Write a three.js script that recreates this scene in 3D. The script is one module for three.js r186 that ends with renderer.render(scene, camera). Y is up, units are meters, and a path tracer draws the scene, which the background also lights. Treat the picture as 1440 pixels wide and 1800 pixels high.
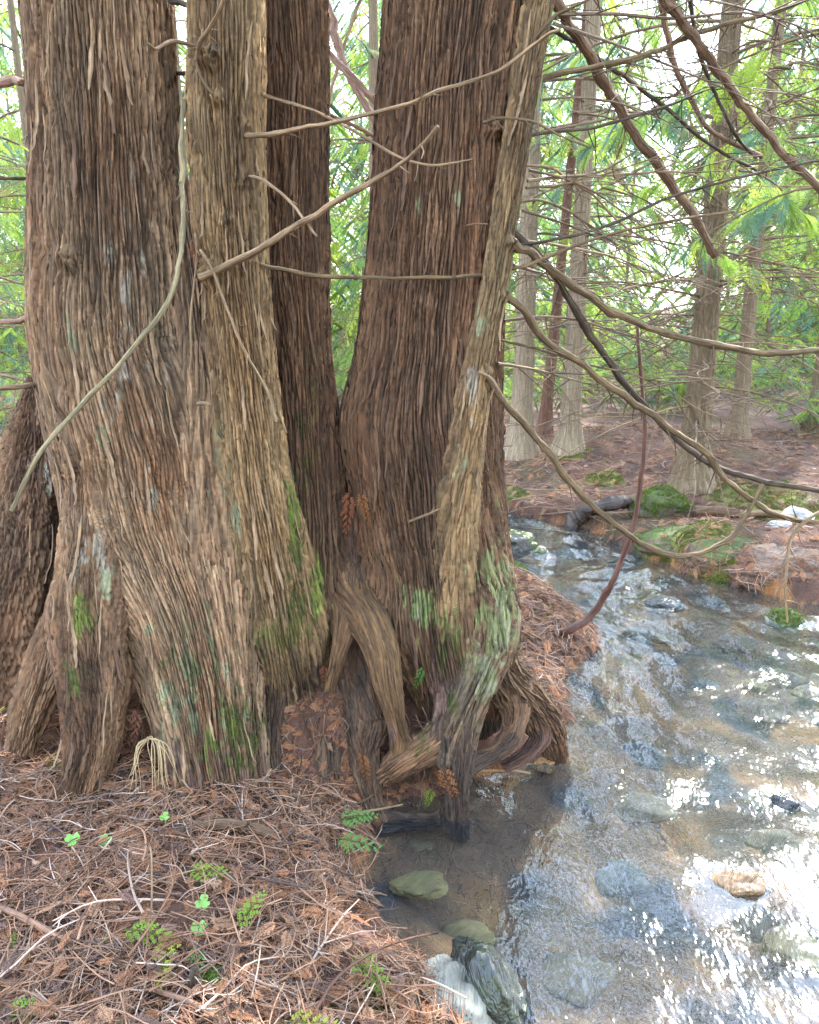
import * as THREE from 'three';
import { mergeGeometries, mergeVertices } from 'three/addons/utils/BufferGeometryUtils.js';

// ------------------------------------------------------------------ camera, sky, sun, exposure
const scene = new THREE.Scene();
const EYE = new THREE.Vector3(0, 1.6, 0), TILT = 14 * Math.PI / 180, FOCAL = 1440;
const camera = new THREE.PerspectiveCamera(2 * Math.atan(900 / FOCAL) * 180 / Math.PI, 0.8, 0.05, 600);
camera.focus = 2.5; camera.userData.fStop = 11; camera.position.copy(EYE); camera.rotation.x = -TILT;
const renderer = new THREE.WebGLRenderer();
renderer.toneMapping = THREE.LinearToneMapping;
renderer.toneMappingExposure = 6.4;
renderer.shadowMap.enabled = true;

const SUN = new THREE.Vector3(0.40, 0.56, -0.73).normalize();
const sun = new THREE.DirectionalLight(new THREE.Color(1, 0.95, 0.86), 3.5);
sun.position.copy(SUN).multiplyScalar(60); sun.target.position.set(0, 0, -4);
sun.castShadow = true; sun.shadow.radius = 1.5;
Object.assign(sun.shadow.camera, { left: -20, right: 20, top: 20, bottom: -20, near: 1, far: 150 });
sun.shadow.mapSize.set(4096, 4096);
scene.add(sun, sun.target);
scene.fog = new THREE.FogExp2(new THREE.Color(0.95, 1, 0.95), 0.0003);
{ // bright summer sky: blue overhead, milky towards the horizon
  const w = 256, h = 128, d = new Float32Array(w * h * 4);
  for (let j = 0; j < h; j++) for (let i = 0; i < w; i++) {
    const el = ((j + 0.5) / h - 0.5) * Math.PI, t = Math.pow(Math.max(0, Math.sin(el)), 0.55), o = (j * w + i) * 4;
    d[o] = 1.2 + (0.60 - 1.2) * t; d[o + 1] = 1.22 + (0.81 - 1.22) * t; d[o + 2] = 1.25 + (1.18 - 1.25) * t; d[o + 3] = 1;
  }
  const t = new THREE.DataTexture(d, w, h, THREE.RGBAFormat, THREE.FloatType);
  t.mapping = THREE.EquirectangularReflectionMapping; t.magFilter = THREE.LinearFilter; t.needsUpdate = true;
  scene.background = t; scene.environment = t;
}

// ------------------------------------------------------------------ helpers
const V = (x, y, z) => new THREE.Vector3(x, y, z);
let seedState = 12345;
const rnd = () => { seedState = (seedState + 0x6d2b79f5) | 0; let t = Math.imul(seedState ^ (seedState >>> 15), 1 | seedState); t = (t + Math.imul(t ^ (t >>> 7), 61 | t)) ^ t; return ((t ^ (t >>> 14)) >>> 0) / 4294967296; };
const rr = (a, b) => a + (b - a) * rnd(), pick = (a) => a[Math.floor(rnd() * a.length)];
const reseed = (n) => { seedState = n * 7919 + 17; };
const clamp = (x, a, b) => Math.min(b, Math.max(a, x)), lerp = (a, b, t) => a + (b - a) * t;
const sstep = (a, b, x) => { const t = clamp((x - a) / (b - a), 0, 1); return t * t * (3 - 2 * t); };
const hash = (x, y, z) => { let h = Math.imul(x, 374761393) ^ Math.imul(y, 668265263) ^ Math.imul(z, 2147483647 ^ 0x5bd1e995); h = Math.imul(h ^ (h >>> 13), 1274126177); h ^= h >>> 16; h = Math.imul(h, 0x85ebca6b); return ((h ^ (h >>> 13)) >>> 0) / 4294967296; };
function noise(x, y, z = 0) { // gradient noise, about -0.7 .. 0.7
  const X = Math.floor(x), Y = Math.floor(y), Z = Math.floor(z), fx = x - X, fy = y - Y, fz = z - Z;
  const u = fx * fx * fx * (fx * (fx * 6 - 15) + 10), v = fy * fy * fy * (fy * (fy * 6 - 15) + 10), w = fz * fz * fz * (fz * (fz * 6 - 15) + 10);
  const g = (i, j, k) => { const h = (hash(X + i, Y + j, Z + k) * 16) | 0, a = fx - i, b = fy - j, c = fz - k, p = h < 8 ? a : b, q = h < 4 ? b : (h === 12 || h === 14) ? a : c; return ((h & 1) ? -p : p) + ((h & 2) ? -q : q); };
  return lerp(lerp(lerp(g(0, 0, 0), g(1, 0, 0), u), lerp(g(0, 1, 0), g(1, 1, 0), u), v), lerp(lerp(g(0, 0, 1), g(1, 0, 1), u), lerp(g(0, 1, 1), g(1, 1, 1), u), v), w);
}
const fbm = (x, y, z, n = 4) => { let s = 0, a = 1; for (let i = 0; i < n; i++) { s += a * noise(x, y, z); x *= 2.03; y *= 2.03; z = z * 2.03 + 7.3; a *= 0.5; } return s; };
const worleyOut = { e: 0, id: 0 };
function worley(u, v, seed) {
  const iu = Math.floor(u), iv = Math.floor(v); let f1 = 9, f2 = 9, id = 0;
  for (let i = -1; i < 2; i++) for (let j = -1; j < 2; j++) {
    const a = iu + i, b = iv + j, dx = a + hash(a, b, seed) - u, dy = b + hash(a, b, seed + 57) - v, d = dx * dx + dy * dy;
    if (d < f1) { f2 = f1; f1 = d; id = hash(a, b, seed + 91); } else if (d < f2) f2 = d;
  }
  worleyOut.e = Math.sqrt(f2) - Math.sqrt(f1); worleyOut.id = id; return worleyOut;
}

// rays of the photograph's own camera: where a measured point stands at a given depth or height
const CT = Math.cos(TILT), ST = Math.sin(TILT);
const ray = (px, py) => { const x = (px - 720) / FOCAL, y = (900 - py) / FOCAL; return V(x, y * CT - ST, -CT - y * ST); };
const at = (px, py, D) => { const d = ray(px, py); return d.multiplyScalar(D / -d.z).add(EYE); };
const onY = (px, py, y) => { const d = ray(px, py); return d.multiplyScalar((y - EYE.y) / d.y).add(EYE); };
const rAt = (px, py, D, r) => r * (D / -ray(px, py).z) / FOCAL;

const used = {};
const numbered = (n) => { const k = used[n] = (used[n] ?? -1) + 1; return k ? n + '_' + String(k).padStart(3, '0') : n; };
function tag(o, label, category, group, kind) { Object.assign(o.userData, { label, category }); if (group) o.userData.group = group; if (kind) o.userData.kind = kind; return o; }
function thing(name, base, label, category, group) { const o = new THREE.Group(); o.name = numbered(name); o.position.copy(base); scene.add(o); return tag(o, label, category, group); }
function shadow(m) { m.castShadow = m.receiveShadow = true; return m; }
function part(name, geo, mat, parent, label) { // geometry in world coordinates, brought into its parent's frame
  let o = V(0, 0, 0); for (let q = parent; q && q !== scene; q = q.parent) o.add(q.position);
  geo.translate(-o.x, -o.y, -o.z);
  const m = shadow(new THREE.Mesh(geo, mat)); m.name = name; parent.add(m); if (label) m.userData.label = label; return m;
}
function solo(name, geo, mat, base, label, category, group, kind) { // a thing that is one mesh; geometry in world coordinates
  geo.translate(-base.x, -base.y, -base.z); const m = shadow(new THREE.Mesh(geo, mat)); m.name = numbered(name); m.position.copy(base); scene.add(m); return tag(m, label, category, group, kind);
}
function structure(name, geo, mat) { const m = shadow(new THREE.Mesh(geo, mat)); m.name = name; m.userData.kind = 'structure'; scene.add(m); return m; }
function inst(name, geo, mat, list, parent, kind) { // list of [matrix, color]
  const m = new THREE.InstancedMesh(geo, mat, list.length); list.forEach(([q, c], i) => { m.setMatrixAt(i, q); m.setColorAt(i, c); });
  m.name = parent === scene ? numbered(name) : name; shadow(m); parent.add(m); if (kind) m.userData.kind = kind; return m;
}
const col = (r, g, b) => new THREE.Color().setRGB(r, g, b);
const UPV = V(0, 1, 0);
function poseM(pos, dir, up, s, sx = 1) { // z axis along dir, y axis near up
  const z = dir.clone().normalize(), x = new THREE.Vector3().crossVectors(up, z); if (x.lengthSq() < 1e-6) x.set(1, 0, 0); x.normalize();
  const y = new THREE.Vector3().crossVectors(z, x);
  return new THREE.Matrix4().makeBasis(x.multiplyScalar(s * sx), y.multiplyScalar(s), z.multiplyScalar(s)).setPosition(pos);
}
function smooth(pts, rad, step) { // Catmull-Rom resample of points and radii
  const c = new THREE.CatmullRomCurve3(pts, false, 'centripetal'), n = Math.max(2, Math.ceil(c.getLength() / step)), P = [], R = [];
  for (let i = 0; i <= n; i++) { const t = i / n; P.push(c.getPoint(t)); const k = t * (rad.length - 1), a = Math.min(rad.length - 2, Math.floor(k)); R.push(lerp(rad[a], rad[a + 1], k - a)); }
  return [P, R];
}
function frames(P) {
  const T = P.map((p, i) => P[Math.min(i + 1, P.length - 1)].clone().sub(P[Math.max(i - 1, 0)]).normalize());
  const N = []; let n = V(0, 0, -1).addScaledVector(T[0], T[0].z).normalize(); if (!isFinite(n.x) || n.lengthSq() < 0.1) n = V(1, 0, 0);
  for (const t of T) { n = n.clone().addScaledVector(t, -n.dot(t)).normalize(); N.push(n); }
  return [T, N, T.map((t, i) => new THREE.Vector3().crossVectors(t, N[i]))];
}
function tube(P, R, sides, rough = 0, seed = 0) { // tapered tube with an uneven surface, ends closed
  const [T, N, B] = frames(P), pos = [], uv = [], idx = []; let s = 0;
  P.forEach((p, i) => {
    if (i) s += p.distanceTo(P[i - 1]);
    for (let k = 0; k <= sides; k++) {
      const a = (k % sides) / sides * 2 * Math.PI, r = R[i] * (1 + rough * (noise(Math.cos(a) * 1.3 + seed, Math.sin(a) * 1.3, s * 14) + 0.6 * noise(Math.cos(a) * 3 + seed, Math.sin(a) * 3, s * 50)));
      const c = Math.cos(a) * r, d = Math.sin(a) * r;
      pos.push(p.x + N[i].x * c + B[i].x * d, p.y + N[i].y * c + B[i].y * d, p.z + N[i].z * c + B[i].z * d); uv.push(k / sides * 2 * Math.PI * Math.max(R[0], 0.004), s);
    }
  });
  const w = sides + 1;
  for (let i = 0; i + 1 < P.length; i++) for (let k = 0; k < sides; k++) { const a = i * w + k; idx.push(a, a + 1, a + w, a + 1, a + w + 1, a + w); }
  for (const e of [0, P.length - 1]) { const c = pos.length / 3; pos.push(P[e].x, P[e].y, P[e].z); uv.push(0, 0); for (let k = 0; k < sides; k++) e ? idx.push(c, e * w + k, e * w + k + 1) : idx.push(c, k + 1, k); }
  const g = new THREE.BufferGeometry(); g.setAttribute('position', new THREE.Float32BufferAttribute(pos, 3)); g.setAttribute('uv', new THREE.Float32BufferAttribute(uv, 2)); g.setIndex(idx); g.computeVertexNormals(); return g;
}
const merge = (l) => mergeGeometries(l, false);
function rock(seed, sx, sy, sz, detail = 5, lump = 0.3) {
  let g = new THREE.IcosahedronGeometry(1, detail * 3); g = mergeVertices(g.deleteAttribute('normal').deleteAttribute('uv')); const p = g.attributes.position, uv = [];
  const cuts = []; for (let i = 0; i < 7; i++) cuts.push([V(hash(seed, i, 1) - 0.5, hash(seed, i, 2) - 0.5, hash(seed, i, 3) - 0.5).normalize(), 0.72 + 0.25 * hash(seed, i, 4)]);
  for (let i = 0; i < p.count; i++) {
    const v = V(p.getX(i), p.getY(i), p.getZ(i)); let k = 1 + lump * fbm(v.x * 1.1 + seed, v.y * 1.1, v.z * 1.1, 3);
    for (const [n, d] of cuts) { const q = v.dot(n) * k; if (q > d) k *= lerp(1, d / q, 0.8); }
    k += 0.035 * fbm(v.x * 6 + seed, v.y * 6, v.z * 6, 3); p.setXYZ(i, v.x * k * sx, v.y * k * sy, v.z * k * sz); uv.push((v.x + v.z * 0.6) * sx, (v.y + v.z * 0.5) * sy);
  }
  g.setAttribute('uv', new THREE.Float32BufferAttribute(uv, 2)); g.computeVertexNormals(); return g;
}
function paint(g, f) { const p = g.attributes.position, c = new Float32Array(p.count * 3), o = new THREE.Color(); for (let i = 0; i < p.count; i++) { f(o, p.getX(i), p.getY(i), p.getZ(i), i); c[i * 3] = o.r; c[i * 3 + 1] = o.g; c[i * 3 + 2] = o.b; } g.setAttribute('color', new THREE.BufferAttribute(c, 3)); return g; }

// ------------------------------------------------------------------ textures
function dataTex(w, h, f, srgb, rx, ry) {
  const d = new Uint8Array(w * h * 4); for (let j = 0; j < h; j++) for (let i = 0; i < w; i++) { const c = f(i / w, j / h), o = (j * w + i) * 4; for (let k = 0; k < 3; k++) d[o + k] = clamp(Math.round((c.length ? c[k] : c) * 255), 0, 255); d[o + 3] = 255; }
  const t = new THREE.DataTexture(d, w, h); t.wrapS = t.wrapT = THREE.RepeatWrapping; t.magFilter = THREE.LinearFilter; t.minFilter = THREE.LinearMipmapLinearFilter; if (srgb) t.colorSpace = THREE.SRGBColorSpace; t.repeat.set(rx, ry); t.needsUpdate = true; return t;
}
// noise that tiles: whole numbers of cells a and b across the unit square
function tnoise(u, v, a, b, s) {
  const x = u * a, y = v * b, X = Math.floor(x), Y = Math.floor(y), fx = x - X, fy = y - Y, p = fx * fx * (3 - 2 * fx), q = fy * fy * (3 - 2 * fy);
  const h = (i, j) => hash((X + i) % a, (Y + j) % b, s); return lerp(lerp(h(0, 0), h(1, 0), p), lerp(h(0, 1), h(1, 1), p), q);
}
const fibre = (u, v) => { const w = u + 0.02 * (tnoise(u, v, 5, 6, 3) - 0.5), k = ((w % 1) + 1) % 1; return 0.45 * tnoise(k, v, 90, 9, 11) + 0.35 * tnoise(k, v, 170, 22, 12) + 0.2 * tnoise(u, v, 50, 70, 13); };
const barkMap = dataTex(512, 1024, (u, v) => {
  const f = fibre(u, v), g = tnoise(u, v, 14, 5, 21), l = tnoise(u, v, 120, 160, 31) * tnoise(u, v, 9, 7, 32), k = 0.70 + 0.34 * (f - 0.5) * 1.7 + 0.16 * (g - 0.5), e = l > 0.62 ? 0.12 : 0;
  return [k * 1.02 + 0.06 + e, k * 0.98 + 0.06 + e * 1.1, k * 0.95 + 0.05 + e];
}, true, 1 / 0.3, 1 / 0.6);
const barkBump = dataTex(512, 1024, (u, v) => fibre(u, v), false, 1 / 0.3, 1 / 0.6);
const stoneMap = dataTex(512, 512, (u, v) => { const k = 0.55 * tnoise(u, v, 8, 8, 1) + 0.3 * tnoise(u, v, 40, 40, 2) + 0.25 * tnoise(u, v, 150, 150, 3), m = 0.6 + 0.4 * k; return [m, m, m * 0.98]; }, true, 2.5, 2.5);
const stoneBump = dataTex(512, 512, (u, v) => 0.5 * tnoise(u, v, 30, 30, 5) + 0.5 * tnoise(u, v, 110, 110, 6), false, 2.5, 2.5);
function litterCanvas() {
  reseed(5); const S = 1024, c = document.createElement('canvas'); c.width = c.height = S; const x = c.getContext('2d'); x.fillStyle = 'rgb(152,128,116)'; x.fillRect(0, 0, S, S);
  for (let i = 0; i < 9000; i++) {
    const px = rnd() * S, py = rnd() * S, a = rnd() * Math.PI * 2, l = rr(8, 60), k = rnd(), q = rr(0.7, 1.2), b = rr(-0.4, 0.4);
    const cc = k < 0.35 ? [178, 138, 118] : k < 0.6 ? [205, 178, 162] : k < 0.8 ? [120, 92, 80] : k < 0.95 ? [150, 134, 122] : [228, 212, 200];
    x.strokeStyle = `rgb(${cc.map((z) => Math.round(clamp(z * q, 0, 255))).join(',')})`; x.lineWidth = rr(0.8, 3.2);
    for (const ox of [-S, 0, S]) for (const oy of [-S, 0, S]) { if (px + ox < -70 || px + ox > S + 70 || py + oy < -70 || py + oy > S + 70) continue; x.beginPath(); x.moveTo(px + ox, py + oy); x.quadraticCurveTo(px + ox + Math.cos(a + b) * l * 0.5, py + oy + Math.sin(a + b) * l * 0.5, px + ox + Math.cos(a) * l, py + oy + Math.sin(a) * l); x.stroke(); }
  }
  const t = new THREE.CanvasTexture(c); t.wrapS = t.wrapT = THREE.RepeatWrapping; t.colorSpace = THREE.SRGBColorSpace; t.repeat.set(1 / 0.9, 1 / 0.9); return t;
}
const litterMap = litterCanvas();

// ------------------------------------------------------------------ materials
const std = (o) => new THREE.MeshStandardMaterial({ roughness: 0.92, ...o });
const M = {
  bark: std({ vertexColors: true, map: barkMap, bumpMap: barkBump, bumpScale: 0.009, roughness: 0.95 }),
  barkFar: std({ color: col(0.33, 0.26, 0.165), map: barkMap, bumpMap: barkBump, bumpScale: 0.01, roughness: 0.95 }),
  barkPale: std({ color: col(0.46, 0.385, 0.27), map: barkMap, bumpMap: barkBump, bumpScale: 0.01, roughness: 0.95 }),
  barkRed: std({ color: col(0.26, 0.14, 0.09), map: barkMap, bumpMap: barkBump, bumpScale: 0.01, roughness: 0.95 }),
  strip: std({ color: col(0.36, 0.25, 0.15), map: barkMap, bumpMap: barkBump, bumpScale: 0.002, side: THREE.DoubleSide }),
  stripRed: std({ color: col(0.17, 0.1, 0.06), map: barkMap, bumpMap: barkBump, bumpScale: 0.002, side: THREE.DoubleSide }),
  ground: std({ vertexColors: true, map: litterMap, bumpMap: litterMap, bumpScale: 0.012, roughness: 0.96 }),
  branchPale: std({ color: col(0.34, 0.24, 0.14), map: barkMap, bumpMap: barkBump, bumpScale: 0.002 }),
  branchGreen: std({ color: col(0.30, 0.26, 0.15), map: barkMap, bumpMap: barkBump, bumpScale: 0.002 }),
  branchBrown: std({ color: col(0.25, 0.16, 0.1), map: barkMap, bumpMap: barkBump, bumpScale: 0.004 }),
  branchDark: std({ color: col(0.09, 0.062, 0.038), map: barkMap, bumpMap: barkBump, bumpScale: 0.003 }),
  branchOlive: std({ color: col(0.20, 0.14, 0.07), map: barkMap, bumpMap: barkBump, bumpScale: 0.003 }),
  branchRed: std({ color: col(0.17, 0.07, 0.045), map: barkMap, bumpMap: barkBump, bumpScale: 0.002, roughness: 0.6 }),
  branchPink: std({ color: col(0.33, 0.19, 0.125), map: barkMap, bumpMap: barkBump, bumpScale: 0.002, roughness: 0.8 }),
  deadwood: std({ color: col(0.24, 0.17, 0.115), map: barkMap, roughness: 0.9 }),
  wood: std({ color: col(0.2, 0.125, 0.075), map: barkMap, bumpMap: barkBump, bumpScale: 0.004 }),
  wetwood: std({ color: col(0.06, 0.04, 0.03), map: barkMap, bumpMap: barkBump, bumpScale: 0.006, roughness: 0.35 }),
  litter: std({ color: col(1, 1, 1), roughness: 0.85, side: THREE.DoubleSide }),
  straw: std({ color: col(0.4, 0.29, 0.15), roughness: 0.8, side: THREE.DoubleSide }),
  leaf: new THREE.MeshPhysicalMaterial({ color: col(1, 1, 1), roughness: 0.9, transmission: 0.6, thickness: 0, side: THREE.DoubleSide, specularIntensity: 0.3 }),
  moss: new THREE.MeshPhysicalMaterial({ color: col(1, 1, 1), roughness: 0.95, transmission: 0.3, thickness: 0, side: THREE.DoubleSide, specularIntensity: 0.2 }),
  stone: std({ vertexColors: true, map: stoneMap, bumpMap: stoneBump, bumpScale: 0.006, roughness: 0.8 }),
  wet: std({ vertexColors: true, map: stoneMap, bumpMap: stoneBump, bumpScale: 0.008, roughness: 0.22 }),
};

// ------------------------------------------------------------------ the lie of the land
const px2 = (l) => l.map(([x, y]) => { const p = onY(x, y, 0); return [p.x, p.z]; });
const leftBank = px2([[960, 2300], [880, 1900], [800, 1760], [690, 1650], [640, 1570], [655, 1500], [658, 1440], [720, 1405], [800, 1390], [850, 1370], [905, 1350], [985, 1306], [1000, 1250], [985, 1205], [1010, 1175], [1052, 1145], [1040, 1105], [985, 1062], [930, 1030], [892, 1000], [884, 955], [868, 917]]);
const farBank = px2([[885, 908], [960, 925], [1000, 931], [1060, 945], [1100, 965], [1165, 988], [1240, 1020], [1340, 1045], [1440, 1066], [1700, 1120]]);
const water = [...leftBank, [0.1, -7.2], [-1.8, -8.4], [-6, -10], [-20, -12], [-20, -13], [-6, -11.2], [-1.4, -9.2], [0.2, -7.7], ...farBank, [9, -3.6], [9, 2.5], [0.5, 2.5]];
function shore(x, z) { // metres from the water's edge, negative in the stream
  let d = 1e9, inside = false;
  for (let i = 0, j = water.length - 1; i < water.length; j = i++) {
    const [ax, az] = water[j], [bx, bz] = water[i], ex = bx - ax, ez = bz - az, t = clamp(((x - ax) * ex + (z - az) * ez) / (ex * ex + ez * ez), 0, 1);
    d = Math.min(d, Math.hypot(x - ax - ex * t, z - az - ez * t));
    if ((az > z) !== (bz > z) && x < ax + (z - az) / (bz - az) * (bx - ax)) inside = !inside;
  }
  return inside ? -d : d;
}
function land(x, z) {
  let s = shore(x, z); s += 0.035 * fbm(x * 4, z * 4, 3, 3);
  if (s < 0) return -Math.min(0.24, 0.03 - s * 0.5) + 0.05 * fbm(x * 3.5, z * 3.5, 9, 3) * Math.min(1, -s * 4);
  const far = z < -4.4 && x > 0.85 || z < -6.3;
  let h = far ? 0.11 * sstep(0, 0.07, s) + 0.2 * sstep(0.1, 2.6, s) : 0.10 * sstep(0, 0.14, s) + 0.09 * sstep(0.05, 0.6, s);
  if (!far) { h += 0.31 * (x > -0.5 ? sstep(-2.36, -2.6, z) : sstep(-2.3, -2.75, z)) * sstep(-4.3, -3.4, z) * sstep(-1.6, -0.8, x) * sstep(0.35, 0.0, x) * sstep(0, 0.3, s); h += 0.05 * Math.exp(-((x + 0.55) ** 2 + (z + 1.75) ** 2) / 0.12) * sstep(0, 0.2, s); }
  h += (0.03 * fbm(x * 2.2, z * 2.2, 5, 3) + 0.012 * fbm(x * 11, z * 11, 6, 3)) * sstep(0, 0.2, s) + (far ? 0.1 * fbm(x * 0.35, z * 0.35, 8, 2) * sstep(0.5, 4, s) : 0);
  h += 0.17 * Math.exp(-(((x - 1.75) / 1.2) ** 2 + ((z + 7.9) / 0.9) ** 2));
  h += 0.09 * Math.exp(-(((x - 1.95) / 0.2) ** 2 + ((z + 5.2) / 0.22) ** 2)) * sstep(0, 0.1, s) + 0.1 * Math.exp(-(((x - 2.3) / 0.35) ** 2 + ((z + 5.0) / 0.3) ** 2)) * sstep(0, 0.1, s);
  return h + 0.5 * sstep(14, 60, Math.hypot(x, z + 5)) * (1 + fbm(x * 0.03, z * 0.03, 2, 2));
}
const norm = (x, z, e = 0.03) => V(land(x - e, z) - land(x + e, z), 2 * e, land(x, z - e) - land(x, z + e)).normalize();
const ground = (x, z, up = 0) => V(x, land(x, z) + up, z);
// the point of the ground seen at a place of the photograph
function onLand(px, py, up = 0) { const d = ray(px, py); let t = 0.8; for (; t < 60; t += 0.02) { if (EYE.y + d.y * t < land(d.x * t, d.z * t) + up) break; } return V(d.x * t, EYE.y + d.y * t, d.z * t); }
function gridLines(a, b, step, far, grow) { const l = []; for (let x = a; x <= b + 1e-9; x += step) l.push(x); for (let x = b + step * 1.3, s = step * 1.3; x < far[1]; s *= grow, x += s) l.push(x); const r = []; for (let x = a - step * 1.3, s = step * 1.3; x > far[0]; s *= grow, x -= s) r.push(x); return [...r.reverse(), ...l]; }
function sheet(xs, zs, f) { const pos = [], uv = [], idx = [], n = xs.length; for (const z of zs) for (const x of xs) { pos.push(x, f(x, z), z); uv.push(x, z); } for (let j = 0; j + 1 < zs.length; j++) for (let i = 0; i + 1 < n; i++) { const a = j * n + i; idx.push(a, a + n, a + 1, a + 1, a + n, a + n + 1); } const g = new THREE.BufferGeometry(); g.setAttribute('position', new THREE.Float32BufferAttribute(pos, 3)); g.setAttribute('uv', new THREE.Float32BufferAttribute(uv, 2)); g.setIndex(idx); g.computeVertexNormals(); return g; }
const mossSpots = [[1062, 842, 0.16], [1000, 800, 0.2], [1010, 690, 0.3], [1330, 870, 0.35], [1200, 935, 0.3], [1260, 985, 0.14], [1400, 905, 0.3], [888, 870, 0.2]].map(([x, y, r]) => [onLand(x, y), r]);
{
  const g = sheet(gridLines(-1.7, 3.4, 0.025, [-400, 400], 1.22), gridLines(-8.6, -0.9, 0.025, [-500, 300], 1.2), land);
  paint(g, (c, x, y, z) => {
    const s = shore(x, z) + 0.05 * fbm(x * 5, z * 5, 4, 3), n = fbm(x * 1.3, z * 1.3, 1, 3), k = 1 + 0.35 * fbm(x * 9, z * 9, 2, 3);
    if (s < 0.015) { const m = fbm(x * 4, z * 4, 12, 4), b = sstep(-0.1, 0.35, m), d = sstep(0.1, 0.45, fbm(x * 3, z * 3, 15, 3)); c.setRGB(lerp(lerp(0.36, 0.66, b), 0.12, d) * k, lerp(lerp(0.255, 0.42, b), 0.145, d) * k, lerp(lerp(0.14, 0.17, b), 0.15, d) * k); } else {
      const far = z < -4.3 ? 1 : 0; c.setRGB(0.30 * k, 0.2 * k, 0.155 * k); c.lerp(col(0.17 * k, 0.125 * k, 0.1 * k), 0.8 * sstep(-0.1, 0.35, fbm(x * 3.1, z * 3.1, 21, 3)));
      const g2 = sstep(0.15, 0.5, n) * far * 0.4; c.lerp(col(0.16, 0.24, 0.04), g2);
      for (const [p, r] of mossSpots) { const w = Math.exp(-((x - p.x) ** 2 + (z - p.z) ** 2) / (r * r)) + 0.5 * fbm(x * 12, z * 12, 3, 3); if (w > 0.3) c.lerp(col(0.35 * k, 0.55 * k, 0.1), sstep(0.3, 0.6, w) * 0.85); }
    }
  });
  structure('ground', g, M.ground);
}

// ------------------------------------------------------------------ the stream
function wave(x, z) {
  const rush = sstep(-3.2, -4.6, z), calm = 0.5 + 0.5 * sstep(-1.7, -2.8, z), a = x * 0.97 - z * 0.12 + 0.15 * noise(x * 1.5, z * 1.5, 3), b = z * 0.6 + x * 0.1;
  let h = (0.011 + 0.016 * rush) * fbm(a * 3.2, b * 3.2, 1, 2) + (0.009 + 0.009 * rush) * noise(a * 9, b * 8, 4) + (0.0042 + 0.004 * rush) * (Math.abs(noise(a * 19, b * 17, 6)) - 0.2) + 0.0008 * noise(a * 42, b * 38, 8);
  h += 0.03 * Math.exp(-(((x - 0.78) / 0.13) ** 2 + ((z + 2.05) / 0.16) ** 2)) - 0.02 * Math.exp(-(((x - 0.93) / 0.12) ** 2 + ((z + 1.9) / 0.12) ** 2));
  h *= calm;
  return h + 0.035 * sstep(-4.6, -6.4, z);
}
{
  const zs = []; for (let z = -14; z < 1; z += clamp(0.009 - z * 0.0022 - 0.002, 0.009, 0.05)) zs.push(z);
  const xs = []; for (let x = -4; x < 6.5; x += x > -0.3 && x < 2.4 ? 0.013 : 0.06) xs.push(x);
  const g = sheet(xs, zs, wave), idx = [], src = g.index.array, p = g.attributes.position;
  for (let i = 0; i < src.length; i += 6) { const x = p.getX(src[i]), z = p.getZ(src[i]); if (shore(x, z) < 0.25) for (let k = 0; k < 6; k++) idx.push(src[i + k]); }
  g.setIndex(idx);
  const rip = dataTex(512, 512, (u, v) => 0.45 * tnoise(u, v, 12, 9, 1) + 0.35 * tnoise(u, v, 31, 23, 2) + 0.2 * tnoise(u, v, 75, 60, 3), false, 1 / 0.5, 1 / 0.7);
  structure('water', g, new THREE.MeshPhysicalMaterial({ color: col(0.68, 0.80, 0.90), transmission: 0.994, thickness: 0, ior: 1.7, roughness: 0.065, bumpMap: rip, bumpScale: 0.0032, side: THREE.DoubleSide }));
}

// ------------------------------------------------------------------ bark surfaces
// a limb is a chain of points with radii; limbs that meet are joined by fillets
function limb(list, top) { // [px, py, depth, radius in photograph pixels]
  const pts = list.map((q) => at(q[0], q[1], q[2])), rad = list.map((q) => rAt(...q));
  if (top) { pts.unshift(...top.map((q) => q[0])); rad.unshift(...top.map((q) => q[1])); }
  const c = new THREE.CatmullRomCurve3(pts, false, 'centripetal'), P = [], R = []; const n = pts.length - 1;
  for (let i = 0; i <= n * 8; i++) { P.push(c.getPoint(i / (n * 8))); const k = i / 8, a = Math.min(n - 1, Math.floor(k)), f = k - a; R.push(lerp(rad[a], rad[a + 1], f * f * (3 - 2 * f) * 0.5 + f * 0.5)); }
  const box = new THREE.Box3().setFromPoints(P).expandByScalar(Math.max(...R) + 0.12); return { P, R, box };
}
function dist(l, p) { let m = 1e9; for (let i = 0; i + 1 < l.P.length; i++) { const a = l.P[i], b = l.P[i + 1], ex = b.x - a.x, ey = b.y - a.y, ez = b.z - a.z, qx = p.x - a.x, qy = p.y - a.y, qz = p.z - a.z, t = clamp((qx * ex + qy * ey + qz * ez) / (ex * ex + ey * ey + ez * ez + 1e-12), 0, 1), dx = qx - ex * t, dy = qy - ey * t, dz = qz - ez * t, d = Math.sqrt(dx * dx + dy * dy + dz * dz) - lerp(l.R[i], l.R[i + 1], t); if (d < m) m = d; } return m; }
const smin = (a, b, k) => { const h = Math.max(k - Math.abs(a - b), 0) / k; return Math.min(a, b) - h * h * k * 0.25; };
const bk = { d: 0, tone: 1, red: 0 };
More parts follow.
